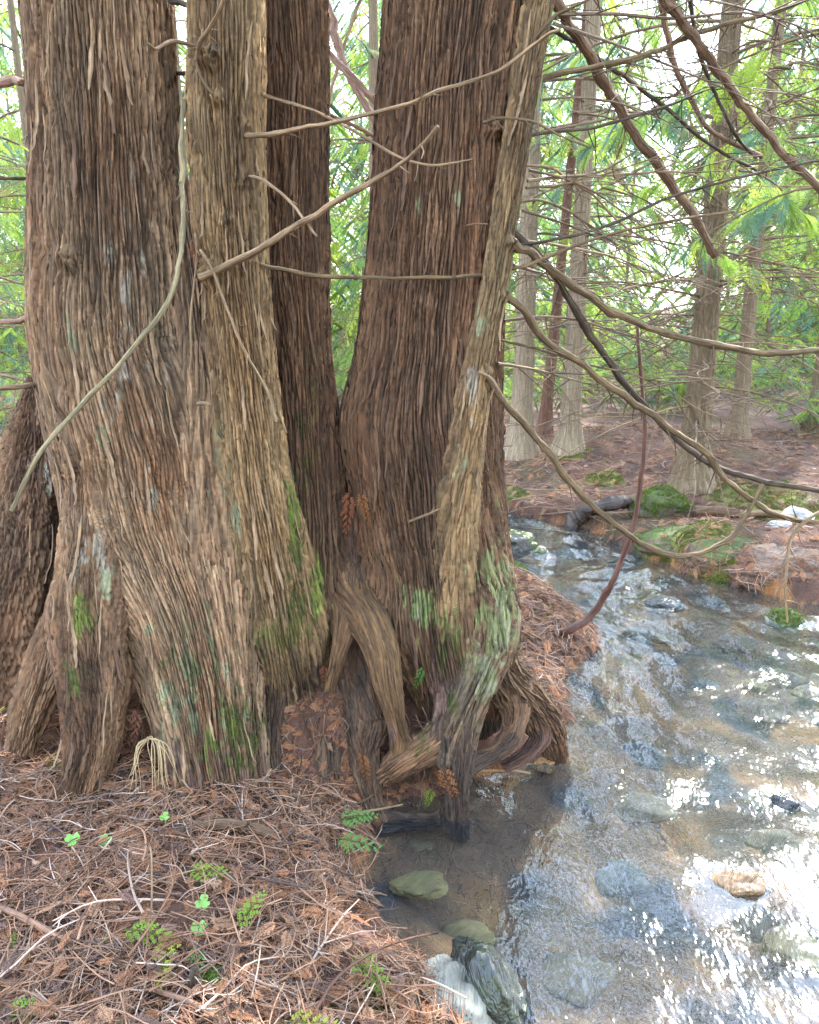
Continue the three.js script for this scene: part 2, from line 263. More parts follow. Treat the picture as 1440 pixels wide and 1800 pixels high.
function bark(u, v, o) {
  const s = o.seed, U0 = u + (0.020 * noise(u * 7, v * 2.0, s) + 0.007 * noise(u * 28, v * 8, s + 3)) * o.warp, V0 = v + 0.05 * noise(u * 14, v * 1.4, s + 5);
  const U = U0 / o.cu, W = V0 / o.cv; let q = worley(U, W, s); const e1 = q.e, i1 = q.id; q = worley(U * 2.3 + 5.2, W * 2.1 + 3.1, s + 7); const e2 = q.e, i2 = q.id;
  q = worley(U0 / (o.cu * 5) + 3, V0 / (o.cv * 3.4), s + 17); const e3 = q.e, i3 = q.id;
  const fib = noise(U0 / 0.0034, v / 0.05, s + 11), big = noise(u * 5, v * 1.1, s + 13);
  const thread = noise(U0 / (o.cu * 0.42), v / (o.cv * 1.1), s + 23);
  bk.d = o.amp * (-1.4 * (1 - sstep(0.02, 0.25, e1)) + 0.42 * i1 - 0.8 * (1 - sstep(0, 0.28, e2)) * i2 + 0.3 * i2 - 0.8 * (1 - sstep(0, 0.1, e3)) + 0.18 * thread + 0.14 * fib + 0.5 * big - 0.1);
  bk.tone = 0.83 + 0.26 * (i1 - 0.5) + 0.24 * (i2 - 0.5) + 0.36 * (i3 - 0.5) + 0.5 * big + 0.22 * thread + 0.2 * fib; bk.red = clamp(0.5 + 0.7 * noise(u * 8 + 3, v * 2.2, s + 19) + 0.5 * (i2 - 0.5), 0, 1); return bk;
}
const patches = []; // coloured growth on the bark: [point, half width, half height, colour, strength, grain]
const patch = (px, py, D, w, h, c, k = 1, grain = 40) => { const p = at(px, py, D); patches.push([p, rAt(px, py, D, w), rAt(px, py, D, h), c, k, grain]); };
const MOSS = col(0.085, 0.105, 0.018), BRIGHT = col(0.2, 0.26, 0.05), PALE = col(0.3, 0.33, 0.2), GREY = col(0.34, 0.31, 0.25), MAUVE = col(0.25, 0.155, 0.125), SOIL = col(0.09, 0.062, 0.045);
const knots = []; const knot = (px, py, D, r, h) => knots.push([at(px, py, D), rAt(px, py, D, r), h]);
function barkMesh(l, o, all) {
  const P = l.P, R = l.R, len = [0]; for (let i = 1; i < P.length; i++) len.push(len[i - 1] + P[i].distanceTo(P[i - 1]));
  const ss = []; for (let s = 0; s < len[len.length - 1];) { ss.push(s); let i = 1; while (i < P.length - 1 && len[i] < s) i++; s += P[i].y > 2.7 ? 0.12 : o.ds; } ss.push(len[len.length - 1]);
  const C = [], Q = []; let k = 1; for (const s of ss) { while (k < P.length - 1 && len[k] < s) k++; const t = clamp((s - len[k - 1]) / (len[k] - len[k - 1] + 1e-9), 0, 1); C.push(P[k - 1].clone().lerp(P[k], t)); Q.push(lerp(R[k - 1], R[k], t)); }
  for (let pass = 0; pass < 3; pass++) for (let i = 1; i + 1 < Q.length; i++) Q[i] = (Q[i - 1] + 2 * Q[i] + Q[i + 1]) / 4;
  const [, N, B] = frames(C), near = all.filter((x) => x !== l && x.box.intersectsBox(l.box)), meanR = R.reduce((a, b) => a + b) / R.length;
  const n = o.n, pos = new Float32Array(C.length * (n + 1) * 3), uv = new Float32Array(C.length * (n + 1) * 2), cl = new Float32Array(pos.length), idx = [], p = V(), dir = V(), c = new THREE.Color();
  for (let i = 0; i < C.length; i++) for (let j = 0; j <= n; j++) {
    const t = j / n, th = 2 * Math.PI * t + 0.42 * Math.sin(2 * Math.PI * t), ca = Math.cos(th), sa = Math.sin(th), v = ss[i], u = th * meanR * o.stretch;
    dir.set(N[i].x * ca + B[i].x * sa, N[i].y * ca + B[i].y * sa, N[i].z * ca + B[i].z * sa);
    const low = sstep(1.5, 0.3, C[i].y), r0 = Q[i] * (1 + (o.lobe * (0.35 + low)) * noise(ca * 1.6 + o.seed, sa * 1.6, v * 0.7) + o.lobe * 0.5 * noise(ca * 3.6 + o.seed, sa * 3.6, v * 1.2));
    p.copy(C[i]).addScaledVector(dir, r0);
    let lift = 0;
    if (C[i].y < 2.7) for (let it = 0; it < 2; it++) { let f = 0; for (const x of near) if (x.box.containsPoint(p)) { const d = dist(x, p); f = smin(f, d, o.fil); if (d < -0.1) { f = 0; break; } } const g = Math.min(0.05, -f * 0.9); if (it === 0) lift = g; p.addScaledVector(dir, it === 0 ? g : g * 0.25); }
    bark(u, v, o); let d = bk.d, tone = bk.tone;
    for (const [q, w, h] of knots) { const e = p.distanceTo(q) / w; if (e < 2.4) { d += 1.5 * h * Math.exp(-e * e) * (0.8 + 0.9 * noise(p.x * 90, p.y * 90, p.z * 90)) - h * 0.3 * Math.exp(-((e - 1.3) ** 2) * 6); } }
    p.addScaledVector(dir, d);
    c.copy(o.grey).lerp(o.redC, bk.red).multiplyScalar(tone);
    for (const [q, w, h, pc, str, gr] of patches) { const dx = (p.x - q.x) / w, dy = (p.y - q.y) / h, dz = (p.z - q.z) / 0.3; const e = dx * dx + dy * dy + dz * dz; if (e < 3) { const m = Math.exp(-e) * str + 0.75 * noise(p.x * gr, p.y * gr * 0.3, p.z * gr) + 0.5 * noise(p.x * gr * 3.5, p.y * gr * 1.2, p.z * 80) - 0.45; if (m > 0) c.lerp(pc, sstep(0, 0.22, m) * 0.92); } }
    const a = i * (n + 1) + j; p.toArray(pos, a * 3); uv[a * 2] = u; uv[a * 2 + 1] = v; cl[a * 3] = c.r; cl[a * 3 + 1] = c.g; cl[a * 3 + 2] = c.b;
  }
  for (let i = 0; i + 1 < C.length; i++) for (let j = 0; j < n; j++) { const a = i * (n + 1) + j, b = a + n + 1; idx.push(a, b, a + 1, a + 1, b, b + 1); }
  const g = new THREE.BufferGeometry(); g.setAttribute('position', new THREE.BufferAttribute(pos, 3)); g.setAttribute('uv', new THREE.BufferAttribute(uv, 2)); g.setAttribute('color', new THREE.BufferAttribute(cl, 3)); g.setIndex(idx); g.computeVertexNormals(); return g;
}

// ------------------------------------------------------------------ the two cedars on the bank
const above = (px, D, r, lean) => { const p = at(px, 0, D); return [[V(p.x + lean * 3, 9.5, p.z), r * 0.45], [V(p.x + lean, 4.8, p.z), r * 0.85]]; };
const L = {
  big: limb([[172, 0, 2.68, 127], [184, 200, 2.68, 127], [194, 400, 2.67, 131], [203, 600, 2.66, 136], [228, 700, 2.65, 146], [252, 800, 2.64, 146], [268, 890, 2.61, 140], [303, 1000, 2.54, 120], [335, 1100, 2.46, 108], [357, 1200, 2.4, 101], [373, 1300, 2.33, 92], [388, 1400, 2.26, 83], [395, 1490, 2.22, 86]], above(170, 2.68, 0.21, -0.05)),
  mid: limb([[398, 0, 2.5, 67], [398, 200, 2.5, 67], [407, 400, 2.5, 63], [425, 600, 2.5, 58], [448, 800, 2.5, 58], [476, 950, 2.5, 62], [500, 1090, 2.52, 66], [515, 1165, 2.56, 56], [530, 1240, 2.68, 44], [535, 1310, 2.78, 34]], above(398, 2.5, 0.11, 0)),
  back: limb([[518, 0, 2.8, 60], [521, 200, 2.8, 58], [524, 400, 2.79, 55], [530, 600, 2.76, 51], [540, 750, 2.74, 49], [549, 900, 2.7, 52], [552, 1050, 2.64, 54], [560, 1140, 2.63, 42], [566, 1230, 2.74, 32], [566, 1300, 2.84, 26]], above(518, 2.8, 0.1, 0.05)),
  l0: limb([[68, 665, 2.84, 16], [60, 770, 2.74, 46], [46, 890, 2.64, 66], [30, 1000, 2.56, 78], [4, 1100, 2.5, 88], [-16, 1210, 2.46, 86]]),
  l1: limb([[172, 860, 2.52, 30], [160, 960, 2.42, 54], [158, 1080, 2.35, 64], [164, 1200, 2.28, 58], [160, 1300, 2.22, 48], [142, 1390, 2.17, 34], [125, 1460, 2.14, 26]]),
  l2: limb([[125, 1060, 2.42, 28], [92, 1160, 2.37, 38], [62, 1240, 2.33, 34], [38, 1320, 2.29, 26]]),
  seam: limb([[322, 330, 2.66, 8], [335, 480, 2.6, 22], [352, 640, 2.56, 32], [365, 820, 2.53, 44], [372, 960, 2.5, 48], [380, 1080, 2.46, 40]]),
  trunk: limb([[801, 0, 2.75, 124], [784, 200, 2.75, 122], [770, 400, 2.75, 120], [756, 600, 2.75, 128], [744, 750, 2.74, 140], [758, 900, 2.72, 124], [770, 1000, 2.7, 116], [778, 1095, 2.68, 114], [796, 1180, 2.7, 88], [806, 1270, 2.72, 70]], above(801, 2.75, 0.2, 0.1)),
  slim: limb([[950, 0, 2.6, 25], [930, 120, 2.58, 24], [905, 280, 2.55, 23], [872, 500, 2.52, 22], [848, 620, 2.5, 22], [828, 750, 2.49, 25], [808, 870, 2.5, 29], [795, 980, 2.53, 30], [785, 1080, 2.56, 26], [780, 1150, 2.63, 22], [778, 1240, 2.72, 16]], [[V(0.75, 5, -2.7), 0.03]]),
  flare: limb([[835, 900, 2.66, 40], [850, 1000, 2.6, 44], [862, 1090, 2.55, 44], [872, 1160, 2.55, 36], [920, 1215, 2.62, 34], [962, 1270, 2.7, 30], [978, 1330, 2.72, 22]]),
  pale: limb([[872, 1040, 2.56, 22], [868, 1120, 2.5, 30], [850, 1190, 2.44, 28], [822, 1255, 2.42, 26], [800, 1330, 2.42, 22]]),
  tongue: limb([[808, 1170, 2.56, 34], [798, 1245, 2.48, 31], [797, 1320, 2.41, 25], [802, 1390, 2.36, 21], [808, 1475, 2.33, 15]]),
  knee: limb([[772, 1290, 2.46, 22], [738, 1322, 2.41, 25], [706, 1344, 2.4, 23], [676, 1364, 2.42, 14]]),
  forkA: limb([[618, 960, 2.78, 14], [612, 1040, 2.66, 22], [607, 1100, 2.52, 17], [597, 1150, 2.46, 13], [579, 1217, 2.42, 9]]),
  forkB: limb([[618, 970, 2.78, 14], [626, 1048, 2.6, 27], [654, 1100, 2.48, 31], [672, 1150, 2.43, 31], [683, 1205, 2.4, 27], [696, 1262, 2.39, 18], [708, 1320, 2.42, 11], [716, 1370, 2.46, 6]]),
  hook: limb([[890, 1200, 2.6, 24], [905, 1250, 2.55, 21], [900, 1290, 2.5, 19], [870, 1322, 2.46, 17], [820, 1345, 2.44, 14], [780, 1358, 2.44, 9]]),
  small: limb([[940, 1260, 2.66, 13], [948, 1298, 2.63, 14], [925, 1325, 2.6, 14], [885, 1350, 2.58, 11]]),
  low: limb([[590, 1270, 2.54, 16], [578, 1330, 2.46, 24], [590, 1390, 2.4, 22], [612, 1440, 2.35, 12]]),
  ribA: limb([[478, 1150, 2.56, 22], [482, 1230, 2.5, 20], [478, 1320, 2.42, 18], [488, 1410, 2.34, 20], [500, 1470, 2.28, 14]]),
  ribB: limb([[530, 1170, 2.62, 26], [512, 1240, 2.56, 16], [518, 1330, 2.47, 16], [535, 1410, 2.38, 14], [545, 1460, 2.32, 10]]),
  ribC: limb([[570, 1150, 2.64, 22], [566, 1210, 2.6, 18], [556, 1270, 2.54, 14], [552, 1340, 2.46, 12], [560, 1390, 2.42, 8]]),
  ribD: limb([[640, 1190, 2.58, 30], [648, 1260, 2.52, 26], [642, 1330, 2.45, 22], [650, 1390, 2.4, 16], [668, 1450, 2.34, 10]]),
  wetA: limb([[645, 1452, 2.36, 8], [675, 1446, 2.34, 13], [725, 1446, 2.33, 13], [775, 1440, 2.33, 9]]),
  crotch: limb([[608, 830, 2.84, 26], [620, 900, 2.8, 36], [628, 980, 2.74, 38], [622, 1050, 2.66, 34], [640, 1150, 2.6, 40], [660, 1260, 2.52, 40]]),
};
const all = Object.values(L);
patch(516, 960, 2.4, 13, 110, MOSS, 0.95); patch(512, 890, 2.4, 14, 70, BRIGHT, 0.9); patch(530, 1060, 2.45, 28, 60, MOSS, 0.75); patch(560, 1030, 2.55, 12, 60, BRIGHT, 1.2); patch(508, 760, 2.42, 12, 90, MOSS, 0.8);
patch(500, 1110, 2.45, 60, 40, col(0.2, 0.19, 0.06), 0.9); patch(412, 915, 2.4, 10, 34, PALE, 1.1); patch(545, 700, 2.62, 12, 150, col(0.17, 0.13, 0.04), 0.6);
patch(410, 1290, 2.2, 30, 60, MOSS, 0.95); patch(390, 1300, 2.2, 60, 40, BRIGHT, 0.6); patch(435, 1330, 2.2, 14, 50, MOSS, 0.9); patch(330, 1230, 2.25, 60, 110, PALE, 0.62, 22); patch(340, 1160, 2.3, 70, 60, col(0.2, 0.22, 0.09), 0.55);
patch(330, 1350, 2.2, 70, 60, MAUVE, 0.75, 16); patch(420, 1400, 2.15, 50, 50, MAUVE, 0.7, 16); patch(140, 1085, 2.25, 18, 36, BRIGHT, 1.05); patch(125, 1195, 2.2, 30, 30, MOSS, 0.9); patch(0, 1230, 2.5, 50, 50, MOSS, 1); patch(170, 960, 2.35, 36, 60, GREY, 0.7, 30); patch(205, 1010, 2.4, 10, 30, PALE, 1.1);
patch(90, 800, 2.6, 24, 80, GREY, 0.55, 24); patch(120, 590, 2.4, 20, 40, PALE, 0.55); patch(185, 760, 2.4, 16, 26, PALE, 0.7); patch(270, 870, 2.4, 12, 16, GREY, 1); patch(215, 560, 2.4, 40, 200, GREY, 0.45, 30); patch(380, 790, 2.4, 16, 120, col(0.24, 0.24, 0.13), 0.6);
patch(735, 1065, 2.5, 18, 36, PALE, 1.3); patch(735, 1065, 2.5, 30, 50, col(0.22, 0.3, 0.1), 0.8); patch(880, 1090, 2.5, 22, 70, PALE, 1.05, 26); patch(855, 1180, 2.42, 22, 60, PALE, 1.0, 26); patch(870, 1060, 2.5, 50, 110, col(0.25, 0.28, 0.12), 0.75); patch(800, 1130, 2.5, 50, 60, col(0.17, 0.19, 0.06), 0.7); patch(735, 360, 2.5, 7, 20, PALE, 1.2); patch(805, 345, 2.5, 6, 16, PALE, 1.2); patch(845, 570, 2.45, 10, 22, PALE, 1.2); patch(815, 810, 2.44, 12, 40, PALE, 0.8); patch(830, 680, 2.44, 14, 50, GREY, 0.7);
patch(770, 1240, 2.4, 30, 50, MAUVE, 0.8, 16); patch(690, 1290, 2.35, 30, 30, MAUVE, 0.7, 16); patch(740, 1300, 2.36, 20, 24, MOSS, 0.7); patch(800, 1250, 2.38, 20, 30, MOSS, 0.6);
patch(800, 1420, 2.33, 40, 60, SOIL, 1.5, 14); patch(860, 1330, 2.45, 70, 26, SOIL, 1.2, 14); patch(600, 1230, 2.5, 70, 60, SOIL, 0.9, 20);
for (const k of [[370, 100, 2.4, 20, 0.022], [385, 172, 2.4, 15, 0.02], [440, 218, 2.4, 20, 0.018], [430, 310, 2.4, 18, 0.016], [400, 390, 2.4, 16, 0.012], [445, 455, 2.4, 16, 0.015], [362, 478, 2.42, 22, 0.02], [745, 148, 2.5, 20, 0.014], [738, 318, 2.5, 18, 0.016], [742, 540, 2.5, 22, 0.012], [735, 712, 2.5, 12, 0.014], [865, 225, 2.58, 16, 0.016], [855, 40, 2.58, 14, 0.014], [125, 455, 2.45, 22, 0.016], [445, 965, 2.43, 16, 0.02], [440, 1000, 2.43, 14, 0.014], [472, 830, 2.44, 10, 0.012], [272, 865, 2.4, 10, 0.012], [362, 690, 2.42, 18, 0.012], [215, 672, 2.4, 14, 0.012], [900, 428, 2.5, 13, 0.014], [885, 520, 2.5, 12, 0.012], [930, 148, 2.56, 10, 0.012], [912, 245, 2.53, 10, 0.01], [858, 655, 2.46, 12, 0.014]]) knot(...k);
const base = { ds: 0.0056, n: 320, cu: 0.0108, cv: 0.3, amp: 0.0105, warp: 0.75, lobe: 0.09, fil: 0.09, stretch: 1, grey: col(0.48, 0.34, 0.21), redC: col(0.30, 0.165, 0.085) };
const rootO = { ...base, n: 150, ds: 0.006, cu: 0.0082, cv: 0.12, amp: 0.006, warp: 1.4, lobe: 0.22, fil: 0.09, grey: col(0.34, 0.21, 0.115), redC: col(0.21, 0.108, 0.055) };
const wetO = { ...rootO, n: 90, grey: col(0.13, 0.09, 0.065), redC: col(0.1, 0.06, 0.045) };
const leftTree = thing('cedar_tree', at(300, 1440, 2.6), 'large cedar of three stems fused above leg-like roots on the stream bank', 'tree');
const rightTree = thing('cedar_tree', at(780, 1330, 2.65), 'dark cedar with a slender leaning stem, its roots reaching into the stream', 'tree');
{
  const put = (name, k, o, tree, label) => part(name, barkMesh(L[k], o, all), M.bark, tree, label);
  put('trunk', 'big', { ...base, n: 500, seed: 101 }, leftTree, 'thick pale brown stem on the left');
  put('trunk', 'mid', { ...base, n: 240, seed: 211, cu: 0.0098, cv: 0.26, amp: 0.009, grey: col(0.42, 0.3, 0.155), redC: col(0.3, 0.18, 0.085) }, leftTree, 'thinner knotty stem in the middle');
  put('trunk', 'back', { ...base, n: 230, seed: 307, cu: 0.011, grey: col(0.24, 0.142, 0.075), redC: col(0.16, 0.08, 0.04) }, leftTree, 'dark reddish brown stem behind the middle one');
  put('trunk', 'seam', { ...base, n: 110, seed: 401, cu: 0.017 }, leftTree);
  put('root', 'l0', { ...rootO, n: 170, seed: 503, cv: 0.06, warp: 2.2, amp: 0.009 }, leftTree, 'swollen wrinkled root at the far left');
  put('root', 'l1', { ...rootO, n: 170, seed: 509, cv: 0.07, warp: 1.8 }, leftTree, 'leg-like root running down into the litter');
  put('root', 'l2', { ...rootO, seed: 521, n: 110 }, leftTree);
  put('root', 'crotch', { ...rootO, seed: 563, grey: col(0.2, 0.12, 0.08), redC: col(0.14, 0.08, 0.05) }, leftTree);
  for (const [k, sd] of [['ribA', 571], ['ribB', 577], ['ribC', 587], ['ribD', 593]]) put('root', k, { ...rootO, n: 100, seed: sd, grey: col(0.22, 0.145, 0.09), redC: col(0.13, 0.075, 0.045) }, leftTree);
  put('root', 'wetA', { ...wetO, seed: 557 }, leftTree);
  put('trunk', 'trunk', { ...base, n: 500, seed: 601, grey: col(0.27, 0.162, 0.088), redC: col(0.17, 0.085, 0.043) }, rightTree, 'thick dark reddish brown stem');
  put('trunk', 'slim', { ...base, n: 110, seed: 607, cu: 0.014, cv: 0.12, amp: 0.005, lobe: 0.12, grey: col(0.36, 0.26, 0.13), redC: col(0.26, 0.16, 0.075) }, rightTree, 'slender leaning pale stem');
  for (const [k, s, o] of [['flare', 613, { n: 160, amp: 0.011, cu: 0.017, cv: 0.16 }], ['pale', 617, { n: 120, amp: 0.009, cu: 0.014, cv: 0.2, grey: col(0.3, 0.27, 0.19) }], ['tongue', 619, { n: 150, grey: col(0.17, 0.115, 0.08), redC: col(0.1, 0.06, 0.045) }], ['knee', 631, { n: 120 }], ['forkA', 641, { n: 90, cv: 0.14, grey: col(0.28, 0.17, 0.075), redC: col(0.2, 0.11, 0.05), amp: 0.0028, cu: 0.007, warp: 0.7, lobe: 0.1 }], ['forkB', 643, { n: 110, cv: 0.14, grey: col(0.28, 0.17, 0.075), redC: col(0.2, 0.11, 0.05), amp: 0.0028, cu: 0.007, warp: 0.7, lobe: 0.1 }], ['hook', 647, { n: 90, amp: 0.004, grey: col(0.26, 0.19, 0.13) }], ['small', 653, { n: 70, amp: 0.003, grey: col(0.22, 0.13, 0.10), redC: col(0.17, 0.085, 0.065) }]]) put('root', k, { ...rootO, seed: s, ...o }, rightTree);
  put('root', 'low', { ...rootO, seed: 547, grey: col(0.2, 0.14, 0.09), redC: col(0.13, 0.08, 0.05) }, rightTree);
}
// strips of bark that have come loose
{
  reseed(77); const shapes = [];
  for (let k = 0; k < 8; k++) {
    const n = 14, len = rr(0.07, 0.2), w = rr(0.0025, 0.006), pos = [], uv = [], idx = [];
    for (let i = 0; i <= n; i++) { const t = i / n, y = (t - 0.5) * len, ww = w * Math.pow(Math.sin(Math.PI * clamp(t * 0.94 + 0.03, 0, 1)), 0.5) * (0.75 + 0.5 * hash(k, i, 3)), lift = 0.004 + 0.018 * Math.pow(Math.abs(t - 0.35) * 1.5, 2.4) * rr(0.7, 1.2), side = 0.006 * noise(t * 3, k, 2); for (const s of [-1, 0, 1]) { pos.push(side + s * ww, -y, lift + (s ? -0.0015 : 0.001)); uv.push(s * ww + k * 0.03, y); } }
    for (let i = 0; i < n; i++) for (let j = 0; j < 2; j++) { const a = i * 3 + j; idx.push(a, a + 3, a + 1, a + 1, a + 3, a + 4); }
    const g = new THREE.BufferGeometry(); g.setAttribute('position', new THREE.Float32BufferAttribute(pos, 3)); g.setAttribute('uv', new THREE.Float32BufferAttribute(uv, 2)); g.setIndex(idx); g.computeVertexNormals(); shapes.push(g);
  }
  for (const [k, tree, count, mats] of [['big', leftTree, 70, ['strip', 'strip', 'stripRed']], ['mid', leftTree, 30, ['strip']], ['back', leftTree, 26, ['stripRed']], ['l0', leftTree, 26, ['strip', 'stripRed']], ['l1', leftTree, 26, ['strip', 'stripRed']], ['trunk', rightTree, 80, ['stripRed']], ['flare', rightTree, 24, ['strip', 'stripRed']], ['slim', rightTree, 14, ['strip']]]) {
    const l = L[k];
    for (let i = 0; i < count; i++) {
      let q, tries = 0; do { q = Math.floor(rr(2, l.P.length - 1)); } while ((l.P[q].y > 2.6 || l.P[q].y < 0.2) && tries++ < 40);
      const a = rr(-1.25, 1.25), dir = V(Math.sin(a), 0, Math.cos(a)), t = l.P[q].clone().sub(l.P[q - 1]).normalize(); if (t.y > 0) t.negate(); dir.addScaledVector(t, -dir.dot(t)).normalize();
      const p = l.P[q].clone().lerp(l.P[q - 1], rnd()).addScaledVector(dir, l.R[q] + 0.006); if (all.some((x) => x !== l && dist(x, p) < 0.004)) continue;
      const y = t.clone().negate(), x = new THREE.Vector3().crossVectors(y, dir), tw = rr(-0.12, 0.12), X = x.clone().multiplyScalar(Math.cos(tw)).addScaledVector(y, Math.sin(tw)), Y = new THREE.Vector3().crossVectors(dir, X);
      const m = shadow(new THREE.Mesh(pick(shapes), M[pick(mats)])); m.name = 'bark_strip'; m.applyMatrix4(new THREE.Matrix4().makeBasis(X, Y, dir).setPosition(p.sub(tree.position))); m.scale.multiplyScalar(rr(0.7, 1.25)); tree.add(m);
    }
  }
}

// ------------------------------------------------------------------ bare branches
// a branch drawn through measured points [px, py]; depth runs from d0 to d1, radius (photograph pixels) from r0 to r1
function branchGeo(list, d0, d1, r0, r1, o = {}) {
  const n = list.length - 1, pts = list.map((q, i) => at(q[0], q[1], lerp(d0, d1, i / n) + (i && i < n ? 0.03 * noise(i * 1.7, d0 * 9, r0) : 0))), rad = list.map((q, i) => rAt(q[0], q[1], lerp(d0, d1, i / n), lerp(r0, r1, i / n)) * 0.86);
  const [P, R] = smooth(pts, rad, 0.02), twigs = [], gs = [tube(P.map((p, i) => p.clone().add(V(0.5 * R[i] * noise(i * 0.3, list[0][1], 1), 0.9 * R[i] * noise(i * 0.16, list[0][1], 5) + 0.35 * R[i] * noise(i * 0.5, list[0][1], 7), 0.5 * R[i] * noise(i * 0.3, list[0][1], 9)))), R, 9, 0.42, list[0][0])];
  reseed(Math.round(list[0][0] * 13 + list[0][1]));
  for (let k = 0; k < Math.round((o.twigs ?? 4) * 1.5); k++) {
    const i = Math.floor(rr(0.15, 0.97) * (P.length - 1)), t = P[Math.min(i + 1, P.length - 1)].clone().sub(P[Math.max(0, i - 1)]).normalize(), len = rr(0.03, o.long ?? 0.12);
    const d = V(rr(-1, 1), rr(-1.1, 0.6), rr(-1, 1)).addScaledVector(t, 0.7).normalize(), e = V(rr(-0.3, 0.3), rr(-0.4, 0.3), rr(-0.3, 0.3));
    const [a, b] = smooth([P[i].clone(), P[i].clone().addScaledVector(d, len * 0.5), P[i].clone().addScaledVector(d, len).addScaledVector(e, len * 0.4)], [Math.min(R[i] * 0.45, 0.0028), 0.0017, 0.0009], 0.02); twigs.push(tube(a, b, 5, 0.2, k));
  }
  for (const q of o.nodes ?? []) { const i = Math.round(q * (P.length - 1)); const s = new THREE.SphereGeometry(R[i] * 1.5, 8, 6); s.translate(P[i].x, P[i].y, P[i].z); gs.push(s); }
  return [merge(gs), twigs];
}
function br(tree, list, d0, d1, r0, r1, mat, o = {}) { const [g, twigs] = branchGeo(list, d0, d1, r0, r1, o), m = part(o.name ?? 'branch', g, M[mat], tree, o.label); for (const t of twigs) part('twig', t, M[mat], m); return m; }
reseed(444);
for (let i = 0; i < 46; i++) { const px = rr(465, 770), py = rr(1150, 1330), D = 2.6 - (py - 1150) * 0.0011, n = 5, list = []; let x = px; const len = rr(60, 190); for (let k = 0; k <= n; k++) { list.push([x, py + len * k / n * (k === n ? 0.96 : 1), D - 0.07 * k / n - 0.02]); x += rr(-14, 14); } const pts = list.map((q) => at(...q)), [P, R] = smooth(pts, [rr(0.0014, 0.003), 0.0016, 0.0009], 0.015); part('rootlet', tube(P, R, 5, 0.3, px), M[pick(['wood', 'branchDark', 'branchPink', 'deadwood'])], leftTree); }
// on the left cedar
br(leftTree, [[352, 486], [400, 466], [450, 440], [510, 405], [560, 375], [605, 345], [650, 320], [705, 290], [735, 262], [770, 222]], 2.4, 1.95, 8, 4, 'branchPale', { twigs: 3, label: 'bare tan branch reaching up across the gap between the stems' });
br(leftTree, [[322, 175], [319, 250], [321, 320], [322, 390], [316, 455], [297, 528], [240, 605], [150, 705], [75, 790], [20, 897]], 2.44, 2.1, 5.5, 4.5, 'branchGreen', { twigs: 5, long: 0.03, label: 'long pale cane curving down across the thick stem' });
br(leftTree, [[432, 238], [475, 236], [530, 226], [600, 212], [720, 182], [770, 160], [870, 128], [915, 97], [962, 62], [985, 52]], 2.42, 2.2, 5.5, 3, 'branchPale', { twigs: 5, long: 0.05 });
br(leftTree, [[438, 310], [465, 318], [495, 340], [520, 365], [538, 392], [558, 416]], 2.42, 2.2, 3.6, 2.4, 'branchPale', { twigs: 2, long: 0.04 });
br(leftTree, [[458, 466], [530, 480], [600, 487], [660, 488], [720, 489], [800, 487], [870, 480], [940, 462], [1000, 436], [1080, 410], [1180, 388], [1290, 372]], 2.44, 2.6, 4.6, 2.5, 'branchOlive', { twigs: 8, long: 0.1, nodes: [0.22, 0.45] });
br(leftTree, [[462, 168], [520, 184], [575, 205], [640, 240], [705, 278], [760, 290], [830, 281]], 2.5, 2.3, 3.4, 2.2, 'branchPale', { twigs: 4, long: 0.06 });
br(leftTree, [[345, 82], [318, 74], [295, 75], [280, 84], [268, 82], [260, 76]], 2.42, 2.2, 4, 3, 'branchPale', { twigs: 0 });
br(leftTree, [[346, 105], [352, 75], [368, 50], [384, 22], [396, -10], [405, -60]], 2.4, 2.2, 5, 4, 'branchPale', { twigs: 2, long: 0.05 });
br(leftTree, [[346, 110], [352, 135], [368, 158], [382, 172]], 2.41, 2.39, 3.5, 2.5, 'branchOlive', { twigs: 0 });
br(leftTree, [[343, 410], [346, 450], [341, 500], [335, 560], [336, 620], [333, 650]], 2.42, 2.36, 2.4, 1.6, 'branchPale', { twigs: 2, long: 0.03 });
br(leftTree, [[352, 440], [372, 472], [400, 545], [425, 605], [455, 660], [472, 690], [487, 742]], 2.4, 2.32, 3, 2.4, 'branchPale', { twigs: 4, long: 0.04 });
br(leftTree, [[40, 146], [15, 142], [-40, 152]], 2.75, 2.9, 8, 10, 'branchPink', { twigs: 0 }); br(leftTree, [[55, 314], [20, 314], [-60, 310]], 2.7, 2.6, 4, 3, 'branchOlive', { twigs: 2 });
br(leftTree, [[74, 676], [35, 680], [-40, 684]], 2.56, 2.4, 6, 5, 'branchPale', { twigs: 0 }); br(leftTree, [[52, 560], [20, 566], [-50, 562]], 2.8, 2.9, 6, 5, 'branchPink', { twigs: 0 });
br(leftTree, [[348, 710], [360, 708], [371, 711]], 2.42, 2.34, 4, 4, 'branchPale', { twigs: 0 }); br(leftTree, [[398, 571], [420, 572], [435, 572]], 2.44, 2.36, 1.8, 1.2, 'branchOlive', { twigs: 0 }); br(leftTree, [[400, 770], [420, 771]], 2.46, 2.38, 2, 1.6, 'branchPale', { twigs: 0 });
br(leftTree, [[310, 128], [332, 130]], 2.7, 2.66, 4, 4, 'branchRed', { twigs: 0 }); br(leftTree, [[312, 200], [332, 190]], 2.74, 2.66, 9, 9, 'branchDark', { twigs: 0 }); br(leftTree, [[298, 2], [320, 6], [338, 14]], 2.6, 2.5, 5, 5, 'branchDark', { twigs: 0 });
